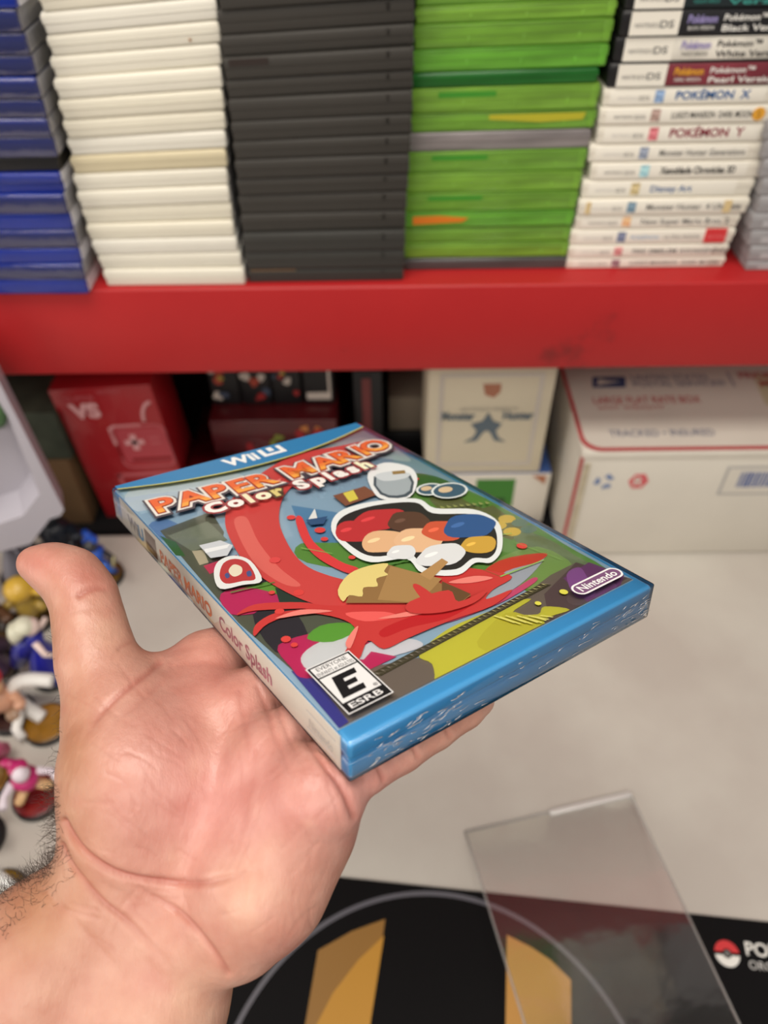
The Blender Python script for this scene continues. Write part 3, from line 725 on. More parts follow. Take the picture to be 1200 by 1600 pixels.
# ------------------------------------------------------------------ play mat with printed ring, at the near side
def play_mat():
    m_blk = mat('black_rubber_mat', (11, 10, 12), .7, spec=.2, bump=.2, bscale=1500)
    p0 = at_z(520, 1370, TABLE_Z); p1 = at_z(1200, 1441, TABLE_Z)
    ex = (p1-p0); ex.z = 0; ex.normalize(); ang = math.atan2(ex.y, ex.x)
    org = p0 - ex*.13
    M = Matrix.Translation((org.x, org.y, TABLE_Z)) @ Matrix.Rotation(ang, 4, 'Z')
    inv = M.inverted()
    def L(px, py): q = inv @ at_z(px, py, TABLE_Z+.002); return (q.x, q.y)
    b = MB(); T = .002
    b.box((0, -.34, 0), (.61, 0, T), m_blk, M, r=.0008)
    # printed ring: circle through three points
    (x1, y1), (x2, y2), (x3, y3) = L(378, 1588), L(690, 1397), L(972, 1600)
    d = 2*(x1*(y2-y3)+x2*(y3-y1)+x3*(y1-y2))
    ux = ((x1*x1+y1*y1)*(y2-y3)+(x2*x2+y2*y2)*(y3-y1)+(x3*x3+y3*y3)*(y1-y2))/d
    uy = ((x1*x1+y1*y1)*(x3-x2)+(x2*x2+y2*y2)*(x1-x3)+(x3*x3+y3*y3)*(x2-x1))/d
    R = math.hypot(x1-ux, y1-uy)
    ringm = mat('ring_ink', (96, 94, 102), .45)
    N = 120; vs = []; fs = []
    for k in range(N):
        a = 2*PI*k/N
        for rr in (R-.0020, R+.0020): vs.append((ux+rr*math.cos(a), uy+rr*math.sin(a), T+.0002))
    for k in range(N):
        j = (k+1) % N; fs.append((2*k, 2*k+1, 2*j+1, 2*j))
    b.add(vs, fs, ringm, M)
    am = mat('amber_ink', (196, 142, 48), .45); am2 = mat('dark_amber_ink', (150, 108, 46), .45)
    b.slab([L(497, 1485), L(550, 1455), L(602, 1436), L(577, 1610), L(570, 1660), L(470, 1660), L(477, 1600)], T+.0002, T+.0003, am2, M)
    b.slab([L(*q) for q in ((600, 1462), (560, 1500), (520, 1552), (490, 1610), (480, 1660), (570, 1660), (577, 1610))], T+.0003, T+.0004, am, M)
    b.slab([L(792, 1461), L(830, 1480), L(860, 1500), L(892, 1531), L(893, 1660), L(788, 1660), L(790, 1600)], T+.0002, T+.0003, mat('amber_ink_light', (206, 150, 70), .45), M)
    # round red and white emblem with lettering, running off the picture
    cx, cy = L(1136, 1490); r0 = .0098
    def disc(r, mm, z, a0=0, a1=2*PI, dx=0, dy=0):
        b.slab([(cx+dx+r*math.cos(a), cy+dy+r*math.sin(a)) for a in np.linspace(a0, a1, 28)[:(-1 if a1-a0 > 6 else None)]], T+z, T+z+.00005, mm, M)
    disc(r0, I_RED, .0002, 0.12, PI-.12); disc(r0, I_WHT, .0002, PI+.12, 2*PI-.12); disc(r0*.36, m_blk, .0003); disc(r0*.24, I_GRY, .0004)
    b.text('POK\u00c9MON', cx+.0155, cy+.0005, T+.0003, .0098, I_WHT, M, offset=.015); b.text('ORGANIZED PLAY', cx+.0158, cy-.0095, T+.0003, .0062, I_LBL, M)
    o = b.build('play_mat'); tag(o, 'black play mat with a thin grey ring and amber shapes on the white table', 'mat')
    return L, M
play_mat()

# clear protector lying partly on the mat
def protector():
    # a slanting clear wall: its far edge lies on the table, its near end stands on an upright wall
    A, B = at_z(727, 1300, TABLE_Z+.002), at_z(985, 1240, TABLE_Z+.002)
    ex = (B-A); w = ex.length; ex.normalize(); back = Vector((ex.y, -ex.x, 0))
    sl = math.radians(20.5); ey = (back*math.cos(sl)+Vector((0, 0, 1))*math.sin(sl)).normalized(); nz = ex.cross(-ey)
    M = Matrix(((ex.x, -ey.x, nz.x, A.x), (ex.y, -ey.y, nz.y, A.y), (ex.z, -ey.z, nz.z, A.z), (0, 0, 0, 1)))
    inv = M.inverted()
    def pl(px, py):
        o, d = ray(px, py); o_ = inv @ o; d_ = inv.to_3x3() @ d; t = -o_.z/d_.z; q = o_+d_*t; return (q.x, q.y)
    root = empty('clear_protector', mtx=M); tag(root, 'clear plastic protector with bright top edge, slanting over the table and play mat', 'plastic protector')
    m_ = film('clear_sheet', gloss=.11, ior=1.4, bump=.5, bscale=22, rough=.09, milky=.03)
    m_e = film('clear_edge', gloss=.06, ior=1.3, rough=.15, milky=.30)
    L_, R_ = pl(822, 1608), pl(1146, 1602); yb = min(L_[1], R_[1])-.01
    q = [(0, 0), (w, 0), (R_[0]+.003, yb), (L_[0]-.002, yb)]
    b = MB(); b.slab(q, 0, 0, m_); b.build('sheet', root)
    b = MB(); b.tube([(x, y, 0) for x, y in q], .0012, m_e, closed=True, seg=8); b.build('rim', root)
    # upright near wall down to the table
    Mi = M.to_3x3().inverted(); dn = lambda p: tuple(Mi @ (Vector((0, 0, -1))*((M @ Vector((*p, 0))).z-TABLE_Z-.0028)) + Vector((*p, 0)))
    b = MB(); b.add([(*q[2], 0), (*q[3], 0), dn(q[3]), dn(q[2])], [(0, 1, 2, 3)], m_); b.build('near_wall', root)
    b = MB(); b.box((w*.50, -.004, .0002), (w*1.0, .002, .0022), film('fold_highlight', gloss=.3, rough=.25, milky=.65, dcol=(246, 242, 240)), r=.0009); b.build('flap_highlight', root)  # whitish strip paints the highlight along the flap
protector()

# ------------------------------------------------------------------ the held game case (local frame in mm: x across, y up the spine, z out of the cover)
RC = Matrix(((0.8055474854100348, -0.5924385975488103, 0.010476491967262747, -9.62231609547572), (-0.27738169466192475, -0.39266597555461913, -0.8768539371571615, 64.45576370901986), (0.5235958787232957, 0.7034414970528362, -0.4806427113853169, 211.7171274954477), (0, 0, 0, 1)))
MM = Matrix.Scale(.001, 4)
W, H, T = 135.0, 190.0, 14.0
MCASE = MCV @ MM @ RC @ Matrix.Scale(1000, 4)          # local metres -> world
RCI = RC.inverted()
def on_case(px, py):
    o = RCI @ Vector((0, 0, 0)); d = RCI.to_3x3() @ Vector(((px-600)/FPX, (py-800)/FPX, 1))
    q = o - d*(o.z/d.z); return (q.x, q.y)
CI = lambda pts: [on_case(*q) for q in pts]
def game_case():
    root = empty('game_case', mtx=MCASE); tag(root, 'sealed bright blue game case with a paint splash cover, held on the open hand', 'game case')
    S = MM
    m_ = mat('bright_blue_plastic', (78, 166, 224), .24, spec=.5, coat=.5)
    b = MB()
    b.box((0, 0, -T), (W, H, -T*.52), m_, S, r=1.4); b.box((0, 0, -T*.48), (W, H, 0), m_, S, r=1.7); b.box((.8, .8, -T*.56), (W-.8, H-.8, -T*.44), m_, S)
    b.build('case_shell', root)
    # spine paper
    m_sp = mat('spine_print_paper', (248, 240, 228), .4, coat=.3)
    sp = MB(); MS = S @ Matrix(((0, 0, -1, 0), (-1, 0, 0, 0), (0, 1, 0, 0), (0, 0, 0, 1)))   # x along -y (reads downwards), y up z
    # local of MS: (u, v, n) -> (-n, -u, v)
    sp.box((-(H-9), -T+1.0, -.1), (-4.2, .12, .25), m_sp, MS, r=.2)
    org = ink('spine_orange', (206, 110, 60)); pk = ink('spine_pink', (196, 120, 140)); gy = ink('spine_grey', (120, 116, 120)); bl = ink('spine_blue', (60, 140, 190))
    sp.text('Wii', -(H-18), -T+3.8, .35, 6, gy, MS, offset=.03); sp.text('U', -(H-30), -T+3.8, .35, 6, bl, MS, offset=.04)
    sp.slab([(-(H-38), -T+2.2), (-(H-50), -T+2.2), (-(H-50), -2), (-(H-38), -2)], .25, .3, ink('spine_brown', (110, 70, 60)), MS)
    sp.text('PAPER MARIO', -(H-54), -T+4.0, .35, 5.5, org, MS, width=48, offset=.04)
    sp.text('Color Splash', -82, -T+4.0, .35, 5.8, pk, MS, width=38, offset=.02)
    sp.text('Nintendo', -21, -T+4.6, .35, 3.4, I_LBL, MS, width=13)
    for v in (-T+3.4, -T+10.2): sp.box((-22.4, v, .3), (-6.6, v+.35, .36), I_LBL, MS)
    sp.build('spine_insert', root)
    # cover paper: flat printed shapes laid over one another
    c = MB(); lay = [0]
    def put(pts, rgb, name=None, sub=0, closed=True):
        lay[0] += 1; z = .15 + lay[0]*.012
        if sub: pts = spline(pts, sub)
        pts = [(min(max(x, .7), 131.5), min(max(y, 6.8), 187.8)) for x, y in pts]
        c.slab(pts, z, z, print_(rgb), S)
    def print_(rgb): return mat('print_%d_%d_%d' % rgb, tuple(min(255, c_*1.0+16) for c_ in rgb), .35, spec=.4)
    c.box((.5, 6.5, .02), (131.8, 188, .14), print_((148, 178, 200)), S)
    put([(2, 182), (2, 190), (132, 190), (132, 160), (70, 162), (2, 160)], (166, 196, 214))
    # distant sea and clouds
    put(CI([(455, 790), (520, 800), (560, 810), (560, 850), (480, 850)]), (90, 140, 180))
    put(CI([(195, 775), (240, 745), (300, 748), (360, 738), (380, 752), (300, 775), (215, 800)]), (196, 210, 220), sub=4)
    put(CI([(500, 705), (560, 685), (585, 690), (605, 705), (622, 705), (640, 722), (560, 712), (500, 722)]), (196, 212, 220), sub=4)
    put(CI([(232, 822), (262, 812), (300, 838), (262, 850)]), (92, 130, 178), sub=3)
    # green land and grey wall
    put(CI([(660, 745), (720, 762), (800, 800), (880, 850), (960, 905), (880, 960), (780, 900), (640, 900), (480, 880), (470, 850), (560, 845), (640, 800), (600, 770)]), (96, 146, 62), sub=4)
    put(CI([(250, 830), (330, 800), (350, 832), (345, 860), (400, 930), (480, 960), (560, 960), (560, 1040), (470, 1060), (360, 980), (300, 890)]), (86, 90, 74))
    put(CI([(262, 838), (325, 815), (356, 845), (300, 862)]), (118, 126, 108)); put(CI([(250, 838), (275, 848), (290, 870), (270, 870)]), (56, 100, 52))
    put(CI([(325, 880), (380, 868), (420, 900), (410, 925), (360, 950)]), (58, 54, 62)); put(CI([(350, 925), (440, 905), (470, 940), (400, 950), (360, 950)]), (104, 156, 60))
    put(CI([(300, 862), (318, 860), (326, 880), (312, 884)]), (186, 176, 150)); put(CI([(318, 885), (370, 868), (374, 878), (328, 898)]), (196, 60, 90))
    # dark cardboard trees, leaves
    for q in (((670, 780), (700, 768), (740, 790), (770, 800), (740, 830), (700, 815)), ((740, 800), (770, 790), (800, 812), (830, 815), (800, 845), (770, 835))): put(CI(q), (104, 110, 60))
    put(CI([(640, 742), (680, 745), (720, 765), (700, 778), (650, 770)]), (60, 104, 54), sub=3)
    put(CI([(800, 830), (850, 840), (900, 870), (940, 895), (880, 905), (830, 880)]), (110, 130, 90), sub=3); put(CI([(770, 880), (840, 855), (900, 890), (860, 925), (790, 910)]), (126, 160, 84), sub=3)
    for q in ((778, 822), (800, 832), (792, 812)): 
        x, y = on_case(*q); put([(x+4*math.cos(a), y+3.4*math.sin(a)) for a in np.linspace(0, 6.28, 12)[:-1]], (220, 190, 60))
    for q in ((812, 818), (826, 828)): 
        x, y = on_case(*q); put([(x+4*math.cos(a), y+3*math.sin(a)) for a in np.linspace(0, 6.28, 12)[:-1]], (96, 130, 110))
    # brown cardboard ground, lower right
    put(CI([(700, 1020), (860, 900), (900, 880), (1010, 918), (552, 1160), (520, 1120), (480, 1050), (600, 1040)]), (112, 100, 90))
    put(CI([(850, 930), (900, 880), (980, 905), (930, 960), (870, 980)]), (90, 72, 72))
    put(CI([(880, 905), (920, 880), (975, 900), (985, 925), (930, 950)]), (110, 62, 110)); put(CI([(885, 900), (905, 888), (918, 905), (930, 930), (900, 935)]), (140, 84, 150), sub=4)
    # blue and dark area lower left, magenta and white paper swirls
    put(CI([(455, 1050), (490, 1060), (545, 1130), (530, 1140)]), (60, 58, 140))
    put(CI([(345, 930), (390, 920), (440, 935), (420, 955), (360, 962)]), (190, 44, 96), sub=4)
    put(CI([(395, 962), (450, 950), (480, 990), (470, 1015), (430, 1020)]), (48, 44, 50), sub=3); put(CI([(430, 920), (480, 935), (500, 950), (440, 955)]), (44, 60, 50))
    put(CI([(435, 1010), (500, 990), (560, 1000), (600, 1020), (560, 1045), (480, 1062), (455, 1045)]), (190, 40, 92), sub=4)
    put(CI([(470, 1030), (500, 1005), (560, 990), (570, 1005), (540, 1035), (490, 1052)]), (206, 208, 210), sub=4)
    put(CI([(555, 1030), (580, 1005), (640, 1000), (660, 1012), (600, 1030)]), (206, 206, 212), sub=4); put(CI([(580, 1020), (620, 1028), (570, 1052), (556, 1046)]), (190, 40, 92))
    put(CI([(500, 980), (540, 975), (560, 985), (520, 1005), (480, 1000)]), (96, 160, 56), sub=3); put(CI([(480, 942), (500, 934), (518, 945), (500, 952)]), (50, 110, 180), sub=3)
    # right white and grey paper tail
    put(CI([(740, 920), (790, 880), (850, 868), (830, 900), (790, 930), (740, 950)]), (170, 176, 186), sub=4); put(CI([(730, 920), (780, 878), (852, 866), (840, 880), (790, 895), (755, 925)]), (206, 70, 50), sub=4)
    put(CI([(720, 960), (790, 930), (832, 905), (836, 912), (780, 945), (700, 975)]), (206, 80, 120), sub=4)
    # yellow paint
    put(CI([(655, 1025), (700, 985), (770, 955), (790, 945), (830, 938), (800, 960), (840, 962), (850, 950), (890, 955), (850, 970), (858, 990), (800, 1030), (720, 1070), (685, 1072), (675, 1040)]), (196, 192, 62), sub=4)
    put(CI([(745, 1005), (790, 960), (830, 968), (855, 985), (800, 1012), (770, 1022)]), (188, 182, 56), sub=3)
    # corrugated cardboard edge: a zigzag strip
    A = on_case(578, 1056); B = on_case(846, 914); n = 34
    put([A, B, (B[0]+2.2, B[1]-2.6), (A[0]+2.2, A[1]-2.6)], (66, 60, 40))
    for k in range(n):
        t0 = k/n; t1 = (k+.5)/n; t2 = (k+1)/n; dx, dy = 2.2, -2.6
        P_ = lambda t, s: (A[0]+(B[0]-A[0])*t+dx*s, A[1]+(B[1]-A[1])*t+dy*s)
        put([P_(t0+.004, .92), P_(t1, .12), P_(t2-.004, .92), P_(t1, .4)], (186, 176, 120) if k > 9 else (150, 140, 126))
    # red ribbon of paint and splash
    put(CI([(420, 735), (470, 712), (530, 700), (590, 690), (560, 715), (500, 735), (450, 770), (436, 810), (448, 850), (475, 885), (520, 905), (600, 925), (560, 955), (500, 950), (440, 925), (390, 890), (362, 850), (352, 815), (365, 780)]), (190, 56, 54), sub=5)
    put(CI([(366, 820), (385, 812), (404, 850), (436, 890), (470, 918), (440, 915), (395, 880)]), (206, 88, 80), sub=5)
    put(CI([(512, 950), (560, 945), (640, 905), (700, 890), (760, 895), (800, 905), (770, 925), (760, 940), (800, 925), (770, 950), (700, 975), (640, 1000), (600, 1018), (575, 1005), (560, 1035), (535, 1032), (556, 990), (530, 970), (470, 962), (420, 978), (398, 998), (400, 980), (430, 962), (480, 955), (400, 958), (370, 965), (400, 948), (470, 945)]), (188, 48, 46), sub=4)
    put(CI([(600, 985), (680, 955), (740, 945), (700, 970), (640, 985), (600, 1000)]), (176, 26, 30), sub=4); put(CI([(540, 962), (600, 960), (620, 968), (570, 975)]), (224, 84, 80), sub=4)
    put(CI([(462, 815), (472, 812), (490, 850), (530, 880), (560, 892), (545, 900), (500, 878), (474, 850)]), (204, 50, 52), sub=4)
    for q, r in (((455, 812), 1.6), ((500, 832), 1.9), ((507, 846), 1.3), ((447, 1003), 1.4), ((460, 1012), 1.0), ((467, 930), 1.6), ((425, 930), 1.0), ((815, 857), 1.8), ((550, 875), 1.2), ((630, 745), 1.4), ((612, 738), 1.3), ((650, 752), 1.2), ((830, 790), 1.0), ((437, 960), 1.4)):
        x, y = on_case(*q); put([(x+r*1.2*math.cos(a), y+r*1.2*math.sin(a)) for a in np.linspace(0, 6.28, 12)[:-1]], (206, 56, 52))
    for k, (a_, b_) in enumerate((((690, 850), (800, 838)), ((700, 872), (780, 905)), ((800, 850), (880, 880)), ((640, 880), (560, 892)), ((470, 860), (520, 870)), ((360, 930), (430, 915)), ((780, 905), (850, 880)), ((600, 890), (640, 878)))):
        a2, b2 = on_case(*a_), on_case(*b_); put([a2, (b2[0], b2[1]+.5), b2, (a2[0], a2[1]-.7)], (70, 118, 48) if k % 2 else (130, 176, 84))
    for q in (((590, 972), (650, 958), (700, 948), (652, 966)), ((700, 915), (740, 905), (770, 908), (735, 916)), ((430, 972), (470, 958), (520, 960), (470, 966)), ((392, 790), (410, 770), (440, 752), (412, 784)), ((540, 1010), (552, 990), (560, 985), (548, 1018))): put(CI(q), (226, 120, 110), sub=4)
    for q, r in (((430, 880), 2.2), ((585, 700), 1.1), ((880, 930), 1.6), ((840, 948), 1.2)):
        x, y = on_case(*q); put([(x+r*math.cos(a), y+r*math.sin(a)) for a in np.linspace(0, 6.28, 10)[:-1]], (206, 60, 60) if r > 2 else (210, 204, 70))
    for k in range(9):
        x, y = on_case(770+k*9, 968+ (k % 2)*2); put([(x, y), (x+.7, y), (x+3.6, y-7), (x+2.9, y-7)], (206, 200, 96))
    for k in range(8):
        x, y = on_case(690+k*10, 800-k*1); put([(x, y), (x+1, y+2.5), (x+2, y)], (130, 136, 76))
    # small sailing boat
    put(CI([(478, 818), (512, 812), (506, 824), (486, 826)]), (40, 70, 110)); put(CI([(492, 800), (496, 815), (482, 817)]), (214, 216, 214))
    # brick of the block row and its yellow tile
    put(CI([(520, 780), (570, 765), (590, 778), (540, 796)]), (116, 68, 48)); put(CI([(536, 776), (552, 771), (560, 785), (546, 790)]), (206, 190, 70))
    # paint pail, plain
    put(CI([(575, 745), (600, 728), (640, 735), (652, 755), (640, 782), (600, 786), (582, 772)]), (224, 226, 226), sub=4)
    put(CI([(584, 750), (640, 745), (644, 775), (622, 784), (594, 778)]), (62, 72, 82), sub=2); put(CI([(588, 753), (637, 749), (640, 772), (620, 780), (597, 775)]), (154, 164, 170), sub=2); put(CI([(586, 748), (610, 742), (640, 745), (632, 753), (600, 757)]), (196, 202, 206), sub=4)
    put(CI([(612, 742), (632, 740), (634, 745), (614, 747)]), (140, 110, 60))
    # two small round plants with a white outline
    for q, r in (((672, 770), 7), ((702, 772), 9)):
        x, y = on_case(*q); put([(x+r*math.cos(a), y+r*.8*math.sin(a)) for a in np.linspace(0, 6.28, 18)[:-1]], (216, 222, 220))
        put([(x+(r-1.1)*math.cos(a), y+(r*.8-1.1)*math.sin(a)) for a in np.linspace(0, 6.28, 18)[:-1]], (50, 78, 100)); put([(x-1+(r*.4)*math.cos(a), y+1.6+(r*.3)*math.sin(a)) for a in np.linspace(0, 6.28, 14)[:-1]], (206, 178, 140))
    # the middle cut-out: an abstract cluster of coloured paper with a white edge
    put(CI([(518, 835), (530, 806), (580, 790), (650, 785), (680, 800), (740, 802), (778, 822), (784, 862), (768, 885), (742, 886), (715, 905), (660, 902), (635, 880), (580, 885), (545, 868)]), (222, 226, 226), sub=5)
    put(CI([(526, 835), (538, 812), (585, 796), (648, 791), (676, 808), (738, 810), (770, 828), (776, 860), (764, 878), (738, 879), (712, 896), (664, 894), (640, 872), (584, 876), (552, 862)]), (34, 30, 30), sub=5)
    for q, rx, ry, rgb in (((556, 836), 9, 8.5, (178, 40, 44)), ((592, 818), 12, 8, (178, 40, 44)), ((600, 852), 10, 8, (218, 170, 126)), ((640, 822), 9, 9, (78, 50, 38)), ((655, 850), 11, 9, (222, 176, 134)),
                           ((692, 836), 9, 8, (196, 76, 50)), ((733, 828), 12, 9, (40, 76, 132)), ((748, 858), 8, 6, (196, 152, 56)), ((690, 874), 11, 7, (214, 216, 218)), ((628, 870), 6, 5, (214, 216, 218))):
        x, y = on_case(*q); put([(x+rx*math.cos(a)*(1+.08*math.sin(3*a+q[0])), y+ry*math.sin(a)*(1+.08*math.cos(4*a))) for a in np.linspace(0, 6.28, 26)[:-1]], rgb)
        put([(x-rx*.3+rx*.3*math.cos(a), y+ry*.35+ry*.16*math.sin(a)) for a in np.linspace(0, 6.28, 12)[:-1]], tuple(min(255, int(c_*1.15+14)) for c_ in rgb))
    # wooden mallet, plain
    put(CI([(555, 915), (600, 888), (660, 905), (700, 925), (735, 938), (712, 955), (640, 950), (540, 950)]), (134, 98, 56)); put(CI([(610, 892), (690, 912), (655, 950), (590, 945)]), (156, 118, 70)); put(CI([(655, 905), (690, 880), (700, 886), (672, 914)]), (170, 128, 78)); put(CI([(690, 916), (735, 936), (712, 955), (690, 950)]), (92, 62, 36))
    put(CI([(528, 930), (545, 905), (575, 892), (606, 888), (600, 900), (606, 906), (588, 912), (590, 924), (568, 926), (566, 940), (546, 938), (536, 948)]), (216, 196, 118), sub=3)
    put(CI([(640, 948), (700, 930), (716, 948), (760, 930), (740, 950), (690, 965), (640, 965)]), (188, 48, 46), sub=4); put(CI([(645, 925), (655, 922), (690, 950), (670, 955)]), (188, 48, 46), sub=3)
    # small cut-out beside the spine: plain red and white disc shapes with white edge
    put(CI([(335, 905), (342, 885), (365, 876), (392, 884), (410, 915), (380, 922), (345, 928)]), (216, 218, 216), sub=4); put(CI([(344, 908), (350, 888), (368, 881), (388, 888), (400, 912), (380, 916), (354, 920)]), (170, 44, 46), sub=4)
    put(CI([(358, 900), (366, 890), (378, 894), (378, 904), (366, 909)]), (216, 206, 180), sub=4); put(CI([(352, 906), (357, 903), (360, 909), (355, 912)]), (60, 70, 120), sub=4); put(CI([(386, 902), (392, 900), (394, 907), (388, 909)]), (60, 70, 120), sub=4)
    put(CI([(312, 860), (345, 852), (365, 860), (356, 876), (330, 880)]), (190, 194, 200)); put(CI([(320, 866), (360, 858), (356, 864), (322, 872)]), (222, 224, 226))
    # blue band on top with its yellow line
    arc = [(.7, 184), (25, 176), (50, 171.6), (68, 170.4), (87, 171.2), (110, 175), (131.5, 181)]
    ar = spline(arc, 4, closed=False)
    put([(.7, 188)]+[(x, y) for x, y in ar]+[(131.8, 188)], (222, 214, 90)); put([(.7, 188)]+[(x, y+.7) for x, y in ar]+[(131.8, 188)], (38, 116, 172))
    def letter(ch, x, y, cap, rgb, off=0.0, rot=0.0, z=None, wd=None):
        lay[0] += 1; c.text(ch, x, y, .15+lay[0]*.012, cap, print_(rgb), S, offset=off, rot=rot, center=True, width=wd)
    x0 = 50
    letter('Wii', 59.5, 177.0, 8.2, (240, 240, 240), .035, math.radians(-1), wd=17.5)
    # the U in its rounded block
    put([(70.5, 185.8), (70.5, 177), (83, 177), (83, 185.8), (80.6, 185.8), (80.6, 179.3), (72.9, 179.3), (72.9, 185.8)], (240, 240, 240)); put([(75.3, 185.8), (75.3, 181.2), (78.2, 181.2), (78.2, 185.8)], (240, 240, 240))
    # title
    tl = [('P', 11.3, 158.3), ('A', 23.6, 157.6), ('P', 35.6, 156.6), ('E', 46.3, 155.6), ('R', 57.3, 155.0), ('M', 76, 154.6), ('A', 91, 154.6), ('R', 103, 155.2), ('I', 112.6, 155.8), ('O', 121.6, 156.6)]
    for dy_, dk, off in ((-.6, (70, 60, 70), .17), (0, (226, 220, 212), .12), (0, (150, 36, 30), .055)):
        for k, (ch, x, y) in enumerate(tl):
            letter(ch, x, y-6.2+dy_, 12.5, dk, off, math.radians(-4+8*k/9), wd=None)
    for k, (ch, x, y) in enumerate(tl): letter(ch, x, y-6.2, 12.5, (222, 92, 44), .03, math.radians(-4+8*k/9))
    for k, (ch, x, y) in enumerate(tl):
        vs_, fs_, w0_, w1_ = text_geo(ch, .03, 0, 1)
        kk_ = 12.5/.69; lay[0] += 1; zz_ = .15+lay[0]*.012
        Tm = S @ Matrix.Translation((x, y-6.2, zz_)) @ Matrix.Rotation(math.radians(-4+8*k/9), 4, 'Z') @ Matrix.Diagonal((kk_, kk_, 1, 1)) @ Matrix.Translation((-(w0_+w1_)/2, 0, 0))
        for lim, rgb in ((.30, (228, 122, 50)), (.15, (236, 156, 62))):
            for f_ in fs_:      # clip each triangle to the part below the line
                poly_ = [vs_[q] for q in f_]; out_ = []
                for p_, n_ in zip(poly_, poly_[1:]+poly_[:1]):
                    if p_.y <= lim: out_.append(p_)
                    if (p_.y <= lim) != (n_.y <= lim): out_.append(p_.lerp(n_, (lim-p_.y)/(n_.y-p_.y)))
                if len(out_) > 2: c.add([v_ + Vector((0, 0, .012*(1+(lim < .2)))) for v_ in out_], [tuple(range(len(out_)))], print_(rgb), Tm)
        lay[0] += 2
    sl = [('C', 27.5, 141.6), ('o', 36.5, 141.2), ('l', 43.0, 140.8), ('o', 49.4, 140.4), ('r', 56.6, 139.8), ('S', 68.6, 139.3), ('p', 77, 139.2), ('l', 83, 139.4), ('a', 89, 139.4), ('s', 96.2, 139.6), ('h', 103.6, 140)]
    cols = [(238, 232, 226)]*2+[(238, 226, 190), (238, 232, 200)]+[(214, 196, 120)]+[(238, 232, 226)]*5+[(238, 236, 200)]
    for k, (ch, x, y) in enumerate(sl): letter(ch, x, y-3.5, 8.2, (150, 52, 56) if k != 4 else (80, 60, 40), .14, math.radians(-2+4*k/10))
    for k, (ch, x, y) in enumerate(sl): letter(ch, x, y-3.5, 8.2, cols[k], .055, math.radians(-2+4*k/10))
    # maker's mark in a rounded outline
    def pill(x0_, y0_, x1_, y1_, rgb):
        r = (y1_-y0_)/2; pts = [(x1_-r+r*math.cos(a), (y0_+y1_)/2+r*math.sin(a)) for a in np.linspace(-PI/2, PI/2, 9)]+[(x0_+r+r*math.cos(a), (y0_+y1_)/2+r*math.sin(a)) for a in np.linspace(PI/2, 1.5*PI, 9)]
        put(pts, rgb)
    pill(103.5, 7.6, 128.5, 14.2, (236, 232, 232)); pill(104.3, 8.4, 127.7, 13.4, (112, 70, 110))
    lay[0] += 1; c.text('Nintendo', 116, 9.35, .15+lay[0]*.012, 3.3, print_((240, 236, 236)), S, offset=.02, center=True, width=19.5)
    # rating box
    def rect(x0_, y0_, x1_, y1_, rgb): put([(x0_, y0_), (x1_, y0_), (x1_, y1_), (x0_, y1_)], rgb)
    K = (18, 16, 18); Wt = (226, 224, 224)
    rect(4.6, 6.9, 20.6, 30.6, Wt); rect(5.0, 7.3, 20.2, 30.2, K); rect(5.7, 11.6, 19.5, 24.2, Wt); rect(5.7, 24.8, 19.5, 29.6, Wt); rect(5.7, 7.8, 19.5, 11.1, K)
    def tx(s_, x, y, cap, rgb, wd, off=0.0):
        lay[0] += 1; c.text(s_, x, y, .15+lay[0]*.012, cap, print_(rgb), S, center=True, width=wd, offset=off)
    tx('EVERYONE', 12.6, 27.4, 1.7, K, 10.8, .0); tx('ENFANTS et ADULTES', 12.6, 25.2, 1.5, K, 12.9, .0)
    lay[0] += 1; z = .15+lay[0]*.012
    ex = lambda u, v: (12.2+u*1.0+v*.22, 18+v)
    put([ex(-4.2, -4.8), ex(4.0, -4.8), ex(4.0, -2.4), ex(-1.0, -2.4), ex(-1.0, -1.0), ex(2.8, -1.0), ex(2.8, 1.1), ex(-1.0, 1.1), ex(-1.0, 2.5), ex(4.0, 2.5), ex(4.0, 4.8), ex(-4.2, 4.8)], K)
    tx('\u00ae', 18.2, 12.2, 1.3, K, 1.5); tx('ESRB', 12.4, 8.4, 2.2, Wt, 11.5, .015)
    c.build('cover_insert', root)
    # tight clear wrap with crinkles
    f = MB(); f.box((-.35, -.45, -T-.35), (W+.35, H+.35, .95), film('tight_clear_wrap', gloss=.045, bump=.14, bscale=45, rough=.07, ior=1.45), S, r=.9)
    f.build('shrink_wrap', root)
    g = MB(); rr = random.Random(5)
    m_c = film('wrap_crease', gloss=.5, rough=.25, milky=.4)  # milky white also paints bright streaks on the wrap's creases
    for k in range(110):
        x = rr.choice((rr.uniform(4, 131), rr.uniform(4, 40), rr.uniform(112, 132))); z = rr.uniform(-12.5, -2.5); l = rr.uniform(1.0, 5)
        zz = lambda t: z+.4*math.sin(t*3+k)
        g.tube([(x+l*t, -.55, zz(t)+t*.4) for t in (0, .35, .7, 1)], [.02, rr.uniform(.06, .16), rr.uniform(.05, .14), .02], m_c, S, seg=5)
    g.build('wrap_wrinkles', root)['kind'] = 'stuff'
    return root
game_case()

